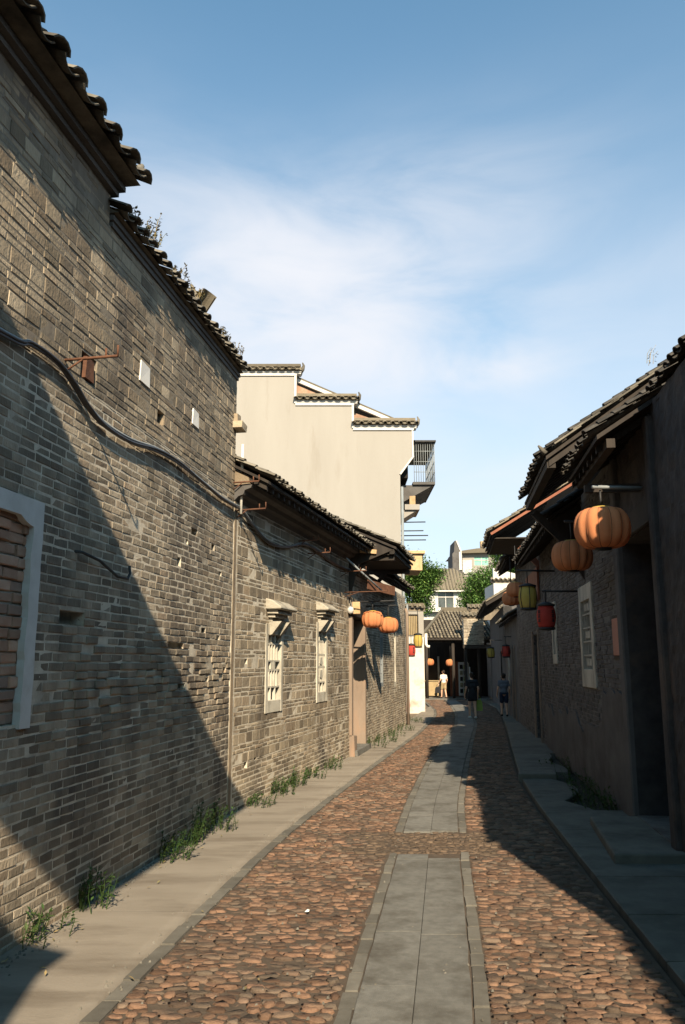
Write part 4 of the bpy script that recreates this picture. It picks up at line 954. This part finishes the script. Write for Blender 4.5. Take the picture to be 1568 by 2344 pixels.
def lantern_drum(loc, r, h, m, label, group, hang=.25, marks=True):
    t = thing('drum_lantern', label, 'lantern', loc, .3, group)
    prof = [(r*(.80+.2*math.sin(math.pi*i/10)), -h/2+h*i/10) for i in range(11)]
    f = MB(); f.lathe(prof, 24); f.build('shade', m, t)
    f = MB(); f.lathe([(r*.3, h/2+.07), (r*.95, h/2+.03), (r*.95, h/2), (r*.5, h/2-.005)], 20); f.build('cap', 'iron', t)
    f = MB(); f.lathe([(r*.5, -h/2+.005), (r*.9, -h/2), (r*.9, -h/2-.035), (r*.4, -h/2-.05)], 20); f.build('base', 'iron', t)
    if marks:
        for k in range(4 if m == 'lan_red' else 6):
            a = 2*math.pi*k/(4 if m == 'lan_red' else 6)+.2; f = MB()
            if m == 'lan_red':
                for q, zz in enumerate((.22, .02, -.18)):
                    for (du, dz, w_, h_) in ((0, .06, .34, .035), (0, 0, .24, .03), (0, -.05, .36, .035), (0, 0, .05, .15)):
                        rr_ = r*1.012; x_ = rr_*math.cos(a); y_ = rr_*math.sin(a)
                        tx, ty = -math.sin(a), math.cos(a)
                        c_ = (x_, y_, h*(zz+dz)); f.bar((c_[0]-tx*w_*r/2, c_[1]-ty*w_*r/2, c_[2]), (c_[0]+tx*w_*r/2, c_[1]+ty*w_*r/2, c_[2]), .006, h_*h)
                f.build('lettering', 'iron', t)
            else:
                f.tube([((p[0]+.004)*math.cos(a), (p[0]+.004)*math.sin(a), p[1]) for p in prof], .009, 5); f.build('rib', 'iron', t)
    f = MB(); f.tube([(0, 0, h/2+.06), (0, 0, h/2+.06+hang)], .012, 6); f.build('hanger', 'iron', t)
    return t
def arm(label, a, b, r=.016, m='iron', extra=None):
    mb = MB(); mb.tube([a, b], r, 6)
    if extra:
        for (p, q) in extra: mb.tube([p, q], r*.8, 6)
    return tag(mb.build('bracket_arm', m), label, 'bracket')
lantern_round((2.90, 9.0, 3.44), .31, 'lan_orange', 'largest orange ribbed lantern half in the sun, before the dark doorway', 'round lanterns', .20)
lantern_round((3.20, 11.3, 3.43), .285, 'lan_orange', 'shaded orange ribbed lantern just left of the largest one', 'round lanterns', .25)
arm('short grey bar above the largest orange lantern', (2.80, 8.95, 3.90), (3.5, 9.1, 3.92), .022, 'pipe_grey')
arm('dark bar holding the shaded orange lantern', (3.1, 11.25, 3.91), (3.72, 11.35, 3.92), .02)
lantern_round((.66, 18.0, 2.91), .245, 'lan_orange', 'sunlit orange lantern by the timber door post on the left', 'round lanterns', .22)
lantern_round((1.10, 19.8, 2.87), .245, 'lan_orange', 'half shaded orange lantern just behind the sunlit one on the left', 'round lanterns', .26)
arm('dark bar over the two orange lanterns by the left door', (.1, 18.3, 3.30), (1.15, 18.0, 3.32), .018)
arm('thin dark bar holding the half shaded left lantern', (.5, 20.0, 3.33), (1.3, 19.75, 3.34), .018)
lantern_round((4.25, 20.0, 3.74), .24, 'lan_orange', 'upper of the two reddish lanterns hanging under the red timber eave', 'round lanterns', .9)
lantern_round((4.33, 21.0, 3.60), .24, 'lan_orange', 'lower of the two reddish lanterns hanging under the red timber eave', 'round lanterns', .9)
lantern_drum((3.85, 17.0, 3.31), .19, .44, 'lan_yellow', 'yellow drum lantern with black ribs on the shaded right wall', 'drum lanterns', .3)
lantern_drum((3.47, 14.0, 2.74), .16, .36, 'lan_red', 'red drum lantern with black lettering on the shaded right wall', 'drum lanterns', .22)
arm('long dark bar holding the yellow drum lantern on the right', (3.62, 16.9, 3.86), (4.5, 17.1, 3.87), .022)
arm('short dark bar holding the lettered red drum lantern', (3.4, 13.95, 3.17), (4.08, 14.05, 3.18), .018)
lantern_drum((2.74, 30.0, 2.78), .17, .42, 'lan_yellow', 'yellow drum lantern before the whitewashed house end', 'drum lanterns', .95)
lantern_drum((2.47, 29.8, 2.43), .16, .36, 'lan_red', 'red drum lantern before the whitewashed house end', 'drum lanterns', .3)
arm('thin bar holding the yellow lantern at the left drainpipe', (2.1, 29.8, 3.97), (2.9, 30.05, 3.97), .016)
arm('thin bar holding the red lantern at the left drainpipe', (2.1, 29.7, 2.97), (2.6, 29.85, 2.97), .014)
lantern_round((4.92, 47.0, 2.05), .26, 'lan_orange', 'left of two small lanterns under the open shop eave', 'round lanterns', 1.1)
lantern_round((6.10, 47.0, 2.02), .26, 'lan_orange', 'right of two small lanterns under the open shop eave', 'round lanterns', 1.1)
lantern_drum((6.3, 35.2, 2.42), .17, .36, 'lan_yellow', 'dim yellow lantern far along the shaded right side', 'drum lanterns', .3)
lantern_drum((5.92, 30.0, 2.4), .16, .36, 'lan_red', 'dim red lantern far along the shaded right side', 'drum lanterns', .3)
arm('bar of the dim yellow lantern at far right', (6.25, 35.2, 2.95), (6.95, 35.3, 2.95), .014)
arm('bar of the dim red lantern at far right', (5.85, 30, 2.93), (6.3, 30.05, 2.93), .014)

# ================================================================== cables and brackets on the left walls
def wl(hdeg, u, w, z, o=(-1.5, 11.1)):
    h = R(hdeg); return (o[0]+u*math.sin(h)+w*math.cos(h), o[1]+u*math.cos(h)-w*math.sin(h), z)
def smooth_pts(p, n=6):
    out = []
    for i in range(len(p)-1):
        p0, p1, p2, p3 = (Vector(p[max(i-1, 0)]), Vector(p[i]), Vector(p[i+1]), Vector(p[min(i+2, len(p)-1)]))
        for k in range(n):
            t = k/n; out.append(.5*((2*p1)+(p2-p0)*t+(2*p0-5*p1+4*p2-p3)*t*t+(3*p1-p0-3*p2+p3)*t**3))
    return out+[Vector(p[-1])]
c1 = [(-9.5, 4.3), (-7.5, 4.12), (-5.81, 4.20), (-5.48, 4.27), (-5.09, 4.27), (-4.79, 4.19), (-4.55, 4.09), (-4.2, 4.02), (-3.64, 4.03), (-2.98, 4.12), (-2.35, 4.14), (-1.6, 4.11), (-.72, 4.07), (-.12, 4.08)]
c2 = [(.15, 4.07), (.7, 3.93), (1.4, 3.80), (2.28, 3.84), (3.29, 4.03), (4.16, 4.05), (5.48, 3.95), (6.9, 3.97)]
cb_ = thing('cable_bundle', 'black cable bundle sagging along the tall wall and low house', 'cable', (0, 0, 0))
for k, (dw, dz_) in enumerate(((.03, 0), (.045, .013), (.042, -.014), (.055, -.002))):
    pts = [wl(8.7, u, dw+.005*math.sin(u*3+k), z+dz_+.006*math.sin(u*1.9+k*2)) for u, z in c1]+[wl(13.6, u, dw+.006*math.sin(u*3+k), z+dz_+.012*math.sin(u*2.1+k)) for u, z in c2]
    f = MB(); f.tube(smooth_pts(pts), .0125, 7); f.build('cable', 'cable' if k != 1 else 'pipe_grey', cb_)
brs = [(8.7, -4.9, 4.36, .45, 'rusty bracket rod beside the niche on the tall wall'), (8.7, -.05, 4.42, .36, 'rusty bracket rod at the far corner of the tall wall'),
       (13.6, .12, 4.06, .42, 'rusty pronged bracket at the near end of the low house'), (13.6, 3.1, 4.06, .36, 'rusty pronged bracket in the middle of the low house eave'),
       (13.6, 3.7, 3.92, .42, 'lower rusty pronged bracket in the middle of the low house'), (13.6, 6.2, 3.86, .55, 'rusty pronged bracket near the porch of the low house'), (13.6, 6.5, 3.45, .95, 'long rusty bracket rod under the porch roof')]
for (h, u, z, l, lab) in brs:
    mb = MB(); a, b = wl(h, u, -.03, z), wl(h, u, l, z+.01)
    mb.tube([a, b], .012, 6); mb.tube([b, (b[0], b[1], b[2]+.09)], .009, 6); q = wl(h, u, l*.78, z); mb.tube([q, (q[0], q[1], q[2]+.08)], .009, 6)
    mb.tube([wl(h, u, .0, z-.1), wl(h, u, l*.35, z)], .008, 6)
    tag(mb.build('rod_bracket', 'rust'), lab, 'bracket')
f = MB(); f.tube([wl(13.6, .09, .07, 4.0), wl(13.6, .09, .07, 5.0)], .02, 8); tag(f.build('pipe', 'pipe_white'), 'thin white pipe standing at the corner between tall wall and low house', 'pipe')
f = MB(); a = wl(13.6, 6.6, .5, 3.62); b = wl(13.6, 7.6, .9, 3.55); f.bar(a, b, .03, .2); so = tag(f.build('sign_board', 'rust'), 'red brown board hung under the left porch roof', 'board')
f = MB(); f.tube([wl(13.6, 5.9, .2, 4.1), wl(13.6, 6.9, .75, 3.5)], .02, 6); tag(f.build('stay_rod', 'pipe_grey'), 'grey slanting rod under the left porch eave', 'rod')
f = MB(); p = wl(13.6, 7.0, .12, 3.1); f.box(p[0]-.05, p[0]+.12, p[1]-.05, p[1]+.05, 3.02, 3.28, .005); mt = tag(bevel(f.build('meter_box', 'wood_raw'), .01), 'small orange meter box beside the left door', 'box')
f = MB(); f.lathe([(.005, -.09), (.06, -.06), (.075, 0), (.06, .06), (.02, .09)], 14, (p[0]-.09, p[1]-.1, 3.1)); tag(f.build('lamp_bulb', 'white'), 'white globe lamp beside the left door lintel', 'lamp')

# ================================================================== people
def remesh(o, v):
    m_ = o.modifiers.new('remesh', 'REMESH'); m_.mode = 'VOXEL'; m_.voxel_size = v; m_.use_smooth_shade = True
    s_ = o.modifiers.new('smooth', 'SMOOTH'); s_.iterations = 3; s_.factor = .5
    return o
def person(loc, rot, label, top, bottom, hgt, skirt, stride, name='person', long_hair=False, armbend=.1):
    t = thing(name, label, 'person', loc, rot, None); k = hgt/1.65; V = lambda *a: tuple(q*k for q in a)
    b = MB()
    legs = {}
    for s_, st in ((-1, stride), (1, -stride)):
        hip = V(s_*.085, 0, .86); kn = V(s_*.088, .03+st*.5, .47); an = V(s_*.085, st*1.0-(.03 if st < 0 else 0), .085); toe = V(s_*.10, st*1.0+.13, .03)
        legs[s_] = (hip, kn, an)
        b.capsule(hip, kn, .082*k, .055*k); b.capsule(kn, an, .056*k, .036*k); b.capsule(an, toe, .04*k, .028*k)
    b.capsule(V(0, 0, .88), V(0, 0, 1.02), .13*k, .115*k); b.capsule(V(-.05, 0, 1.15), V(.05, 0, 1.15), .115*k, .115*k); b.capsule(V(-.09, 0, 1.29), V(.09, 0, 1.29), .088*k, .088*k)
    b.capsule(V(0, 0, 1.30), V(0, .01, 1.47), .05*k, .05*k)
    b.capsule(V(0, .015, 1.50), V(0, .005, 1.565), .074*k, .085*k); b.capsule(V(0, .09, 1.505), V(0, .095, 1.525), .014*k, .011*k)
    b.capsule(V(-.082, 0, 1.52), V(-.082, 0, 1.54), .016*k, .018*k); b.capsule(V(.082, 0, 1.52), V(.082, 0, 1.54), .016*k, .018*k)
    arms = {}
    for s_ in (-1, 1):
        sh = V(s_*.165, 0, 1.325); e_ = V(s_*.225, -.02-s_*stride*.2, 1.06); w_ = V(s_*.235, .05+armbend-s_*stride*.5, .84); hd_ = V(s_*.235, .07+armbend-s_*stride*.5, .76); arms[s_] = (sh, e_, w_, hd_)
        b.capsule(sh, e_, .05*k, .036*k); b.capsule(e_, w_, .037*k, .026*k); b.capsule(w_, hd_, .026*k, .032*k)
        for i in range(4):
            q = (hd_[0], hd_[1]+(i-1.5)*.018*k, hd_[2]-.02*k); m_ = (q[0]-s_*.012*k, q[1], q[2]-.045*k); n_ = (q[0]-s_*.03*k, q[1], m_[2]-(.028 if i in (1, 2) else .02)*k)
            b.capsule(q, m_, .0095*k, .009*k, 8, 2); b.capsule(m_, n_, .009*k, .007*k, 8, 2)
        b.capsule((hd_[0], hd_[1]+.03*k, hd_[2]+.02*k), (hd_[0]-s_*.015*k, hd_[1]+.055*k, hd_[2]-.035*k), .011*k, .009*k, 8, 2)
    remesh(b.build('body', 'skin', t), .009)
    c_ = MB()
    c_.capsule(V(0, 0, .94), V(0, 0, 1.04), .145*k, .13*k); c_.capsule(V(-.05, 0, 1.15), V(.05, 0, 1.15), .13*k, .13*k); c_.capsule(V(-.1, 0, 1.295), V(.1, 0, 1.295), .097*k, .097*k)
    for s_ in (-1, 1):
        sh, e_, w_, hd_ = arms[s_]; m_ = tuple(a+(q-a)*.55 for a, q in zip(sh, e_)); c_.capsule(sh, m_, .066*k, .056*k)
    remesh(c_.build('shirt', top, t), .014)
    d_ = MB()
    d_.capsule(V(0, 0, .90), V(0, 0, .97), .140*k, .135*k)
    for s_ in (-1, 1):
        hip, kn, an = legs[s_]; f_ = .45 if skirt else .75
        m_ = tuple(a+(q-a)*f_ for a, q in zip(hip, kn)); d_.capsule(hip, m_, .098*k, (.098 if skirt else .085)*k)
    if skirt: d_.capsule(V(0, 0, .80), V(0, 0, .72), .13*k, .12*k)
    remesh(d_.build('shorts', bottom, t), .014)
    h_ = MB(); h_.capsule(V(0, -.02, 1.52), V(0, -.012, 1.575), .082*k, .09*k)
    if long_hair: h_.capsule(V(0, -.09, 1.60), V(0, -.095, 1.61), .035*k, .035*k)
    remesh(h_.build('hair', 'hair', t), .012)
    for s_ in (-1, 1):
        hip, kn, an = legs[s_]; sf = MB(); sf.capsule((an[0], an[1]-.03*k, .035*k), (an[0]+s_*.012*k, an[1]+.15*k, .03*k), .045*k, .038*k); remesh(sf.build('shoe', 'cloth_white' if top == 'cloth_black' else 'dark', t), .012)
    return t, arms
p1, a1 = person((4.73, 30.5, .02), R(4), 'person in black top and shorts walking away with a green bag', 'cloth_black', 'cloth_black', 1.63, True, .09, long_hair=True)
p2, a2 = person((5.98, 31.0, .06), R(-2), 'person in grey shirt and dark shorts walking in the shade at right', 'cloth_grey', 'cloth_navy', 1.55, False, .08)
p3, a3 = person((5.72, 47.2, .06), R(25), 'person in white shirt standing by the open shop front', 'cloth_white', 'wood_floor', 1.55, False, .12)
def bag(loc, w, h, d, m, label):
    b = MB(); n = 9
    prof = [(-.5, 0), (.5, 0), (.56, .25), (.5, .75), (.36, 1), (-.36, 1), (-.5, .75), (-.56, .25)]
    b.add([(x*w, -d/2*(1-.55*z), z*h-h) for x, z in prof]+[(x*w, d/2*(1-.55*z), z*h-h) for x, z in prof], [tuple(range(8)), tuple(range(15, 7, -1))]+[(i, 8+i, 8+(i+1) % 8, (i+1) % 8) for i in range(8)])
    o = tag(bevel(b.build('bag', m), .015, 2), label, 'bag'); o.location = loc
    q = MB(); q.tube(smooth_pts([(-w*.3, 0, -.01), (-w*.2, 0, .1), (0, 0, .14), (w*.2, 0, .1), (w*.3, 0, -.01)]), .009, 6); q.build('handle', m, o); return o
hw_ = world_of(p1, a1[1][3]); bag((hw_.x+.02, hw_.y, hw_.z-.10), .26, .40, .12, 'bag_green', 'green cloth bag in the right hand of the person in black')
hw_ = world_of(p3, a3[-1][3]); bag((hw_.x-.03, hw_.y, hw_.z-.10), .30, .34, .12, 'cloth_black', 'black bag held by the person in white')

# ================================================================== plants
def leaf_quad(mb, p, d, l, w, up):
    d = d.normalized(); s_ = d.cross(up)
    if s_.length < .05: s_ = d.cross(Vector((1, 0, 0)))
    s_.normalize(); n = s_.cross(d)
    mb.add([p, p+d*l*.5+s_*w*.5+n*l*.06, p+d*l, p+d*l*.5-s_*w*.5+n*l*.06], [(0, 1, 2, 3)])
def weed(loc, h, spread, n, label, m='leaf', out=(1, 0), ls=.05, cat='weed', group='weeds at the foot of the left walls', seed=0):
    r = random.Random(seed+int(loc[0]*100)+int(loc[1]*37)); t = thing('weed_clump', label, cat, loc, 0, group)
    st, lf = MB(), MB()
    for i in range(n):
        a = r.uniform(0, 6.28); q = spread*math.sqrt(r.random()); b = Vector((math.cos(a)*q*.6+out[0]*q*.3, math.sin(a)*q, 0)); hh = h*r.uniform(.45, 1.05)
        tp = b+Vector((r.uniform(-.3, .3)*hh+out[0]*.2*hh, r.uniform(-.35, .35)*hh, hh)); md = (b+tp)/2+Vector((r.uniform(-.03, .03), r.uniform(-.03, .03), .02))
        st.tube([b, md, tp], [.004, .003, .0015], 4, False)
        for k in range(r.randint(7, 13)):
            f_ = r.uniform(.15, 1.0); p = b+(tp-b)*f_; d = Vector((r.uniform(-1, 1)+out[0]*.4, r.uniform(-1, 1), r.uniform(-.3, .8)))
            leaf_quad(lf, p, d, ls*r.uniform(.6, 1.4), ls*r.uniform(.35, .7), Vector((0, 0, 1)))
    st.build('stem', m, t); lf.build('leaf', m, t, 'stuff'); return t
base = lambda y, d=.03: (LB(y)+d, y, .03)
for (y, h, s_, n, lab, dd) in ((7.05, .42, .20, 16, 'low green weed at the wall foot nearest the viewer', .07), (6.3, .30, .3, 10, 'dark low weeds in the shaded near end of the wall foot', .05), (8.75, .38, .3, 20, 'dark bushy weed in the wall shadow left of the tall weed', .08), (9.45, .58, .2, 18, 'tallest dark weed standing against the shaded wall foot', .08), (10.2, .42, .35, 20, 'dark weed in the shadow beside the low house corner', .07), (11.9, .24, .3, 14, 'small sunlit weed past the low house corner', .06),
                             (12.9, .34, .3, 22, 'sunlit weed patch under the first hooded window', .07), (13.7, .38, .22, 18, 'brighter sunlit weed tuft between the hooded windows', .07), (14.6, .3, .3, 14, 'thin sunlit weed row under the second hooded window', .06), (15.9, .28, .4, 16, 'grassy weeds near the left door post', .06),
                             (19.9, .35, .4, 20, 'weeds past the left doorway foot', .07), (21.3, .35, .5, 20, 'weeds along the porch house wall', .07), (23.0, .3, .5, 18, 'weeds below the narrow grey shutter', .07), (25.0, .28, .5, 16, 'weeds near the far drainpipe', .07), (28.5, .25, .5, 14, 'weeds before the whitewashed house end', .07)):
    weed(base(y, dd), h*.72, s_*1.1, int(n*1.5), lab, ls=.042, seed=int(y*10))
for (y, h, s_, n, lab) in ((11.6, .34, .45, 26, 'dark leafy weed in the right gutter beside the doorway step'), (12.5, .36, .45, 24, 'dark weed in the right gutter near the doorway'), (13.8, .35, .5, 16, 'dark weed in the right gutter past the plaque'), (16.0, .3, .5, 14, 'dark weed in the right gutter below the red lantern')):
    weed((RB(y)-.18, y, -.04), h, s_, n, lab, out=(-1, 0), group='weeds in the right gutter', seed=int(y*9))
for (u, z, h, n, lab) in ((-3.7, 6.25, .2, 12, 'dry tuft on the coping just past the step'), (-3.35, 6.27, .34, 14, 'taller dry tuft on the tall wall coping'), (-2.5, 6.25, .26, 14, 'dry tuft midway along the tall wall coping'), (-2.0, 6.27, .22, 10, 'small dry tuft before the broken finial'), (-.8, 6.25, .25, 14, 'dry tuft past the broken finial'), (-.25, 6.25, .3, 16, 'dry tuft at the far end of the tall wall coping')):
    p = wl(8.7, u, -.05, z-.04); weed(p, h*.62, .2, n+6, lab, 'leaf_dry', ls=.035, group='dry tufts on the tall wall', seed=int(u*77))
weed((4.3, 10.9, 6.1), .32, .15, 4, 'sparse dry stalks on the right roof', 'leaf_dry', ls=.03, group=None, seed=5)
def tree(loc, th, blobs, n, label, ls=.16, seed=1, m='leaf_tree', tr=.12):
    r = random.Random(seed); t = thing('leafy_tree', label, 'tree', loc, 0, 'trees beyond the street')
    tk = MB(); tp = Vector((r.uniform(-.2, .2), 0, th)); tk.tube([(0, 0, -.1), (r.uniform(-.08, .08), .05, th*.5), tp], [tr*1.3, tr, tr*.75], 9)
    for (cx, cy, cz, rx, ry, rz) in blobs:
        c = Vector((cx, cy, cz)); md = (tp+c)/2+Vector((r.uniform(-.2, .2), 0, .1)); tk.tube([tp*.9, md, c], [tr*.5, tr*.35, tr*.12], 6, False)
        for k in range(3):
            e_ = c+Vector((r.uniform(-1, 1)*rx, r.uniform(-1, 1)*ry, r.uniform(-.4, .9)*rz))*.8; tk.tube([md, (md+e_)/2, e_], [tr*.2, tr*.15, tr*.05], 5, False)
    tk.build('trunk', 'bark', t); cr_ = MB(); tot = sum(b[3]*b[4]*b[5] for b in blobs)
    for (cx, cy, cz, rx, ry, rz) in blobs:
        for i in range(int(n*rx*ry*rz/tot/14)):
            v = Vector((r.gauss(0, 1), r.gauss(0, 1), r.gauss(0, 1))).normalized()*(r.random()**.45)
            c = Vector((cx+v.x*rx, cy+v.y*ry, cz+v.z*rz)); q = r.uniform(.5, 1.3)
            for k in range(14):
                p = c+Vector((r.gauss(0, 1), r.gauss(0, 1), r.gauss(0, .8)))*ls*1.5*q
                leaf_quad(cr_, p, Vector((r.uniform(-1, 1), r.uniform(-1, 1), r.uniform(-.9, .3))), ls*r.uniform(.7, 1.3), ls*r.uniform(.4, .7), Vector((0, 0, 1)))
    cr_.build('crown', m, t, 'stuff'); return t
tree((3.25, 38.5, 0), 4.3, [(.0, 0, 6.3, .75, .8, .8), (.75, .1, 6.0, .65, .6, .6), (-.5, .2, 5.6, .55, .5, .55), (.3, 0, 5.3, .7, .6, .6), (.4, 0, 4.6, .5, .5, .45), (1.15, 0, 6.25, .35, .4, .35)], 20000, 'light green tree behind the whitewashed house', .13, 3)
tree((9.3, 55, 0), 4.6, [(.1, 0, 7.2, 1.2, 1.0, 1.05), (-.8, 0, 6.2, .8, .8, .7), (.9, 0, 6.5, .95, .8, .8), (.1, 0, 5.7, 1.2, .9, .65)], 16000, 'dark round green tree in front of the white house', .17, 4)
tree((12.2, 60, 0), 6.5, [(-.2, 0, 9.6, .9, 1.0, 1.1), (.6, 0, 9.2, 1.0, 1.0, .95), (-.7, 0, 8.6, .7, .8, .7), (.3, 0, 8.0, 1.1, 1, .8)], 16000, 'higher green tree at the edge of the red timber eave', .18, 5)

# ================================================================== litter and grit
r = random.Random(99); mb = MB(); lf = MB()
for i in range(900):
    y = 4.2+20*r.random()**1.6; side = r.random()
    x = LB(y)+.03+abs(r.gauss(0, .10)) if side < .55 else B1(y)-.10+r.gauss(0, .05) if side < .7 else C2(y)+r.gauss(0, .35) if side < .85 else B1(y)+r.random()*1.4
    z = .034 if x < B1(y)-.1 else .02; q = r.uniform(.004, .011)
    mb.add([(x-q, y-q, z-.006), (x+q, y-q*.7, z-.006), (x+q*.8, y+q, z-.006), (x-q, y+q*.8, z-.006), (x-q*.5, y-q*.4, z+q*.7), (x+q*.5, y+q*.3, z+q*.8)], [(0, 1, 4), (1, 5, 4), (1, 2, 5), (2, 3, 5), (3, 4, 5), (3, 0, 4)])
gr = mb.build('grit', 'sett'); gr['kind'] = 'stuff'; gr['label'] = 'loose grit along wall foot and joints'; gr['category'] = 'grit'
for i in range(170):
    y = 4.2+16*r.random()**1.5; x = LB(y)+.04+abs(r.gauss(0, .18)) if r.random() < .7 else B1(y)+r.random()*1.6
    leaf_quad(lf, Vector((x, y, .040 if x < B1(y)-.1 else .028)), Vector((r.uniform(-1, 1), r.uniform(-1, 1), r.uniform(0, .25))), r.uniform(.025, .055), r.uniform(.012, .024), Vector((0, 0, 1)))
lo = lf.build('leaf_litter', 'leaf_dry'); lo['kind'] = 'stuff'; lo['label'] = 'dry leaf litter scattered along the pavement edge'; lo['category'] = 'leaves'
f = MB(); f.add([(-.30, 6.92, .025), (-.265, 6.91, .03), (-.26, 6.945, .035), (-.29, 6.955, .03), (-.275, 6.93, .045)], [(0, 1, 4), (1, 2, 4), (2, 3, 4), (3, 0, 4), (3, 2, 1, 0)]); tag(f.build('paper_scrap', 'paper'), 'crumpled white paper scrap on the left cobbles', 'litter')
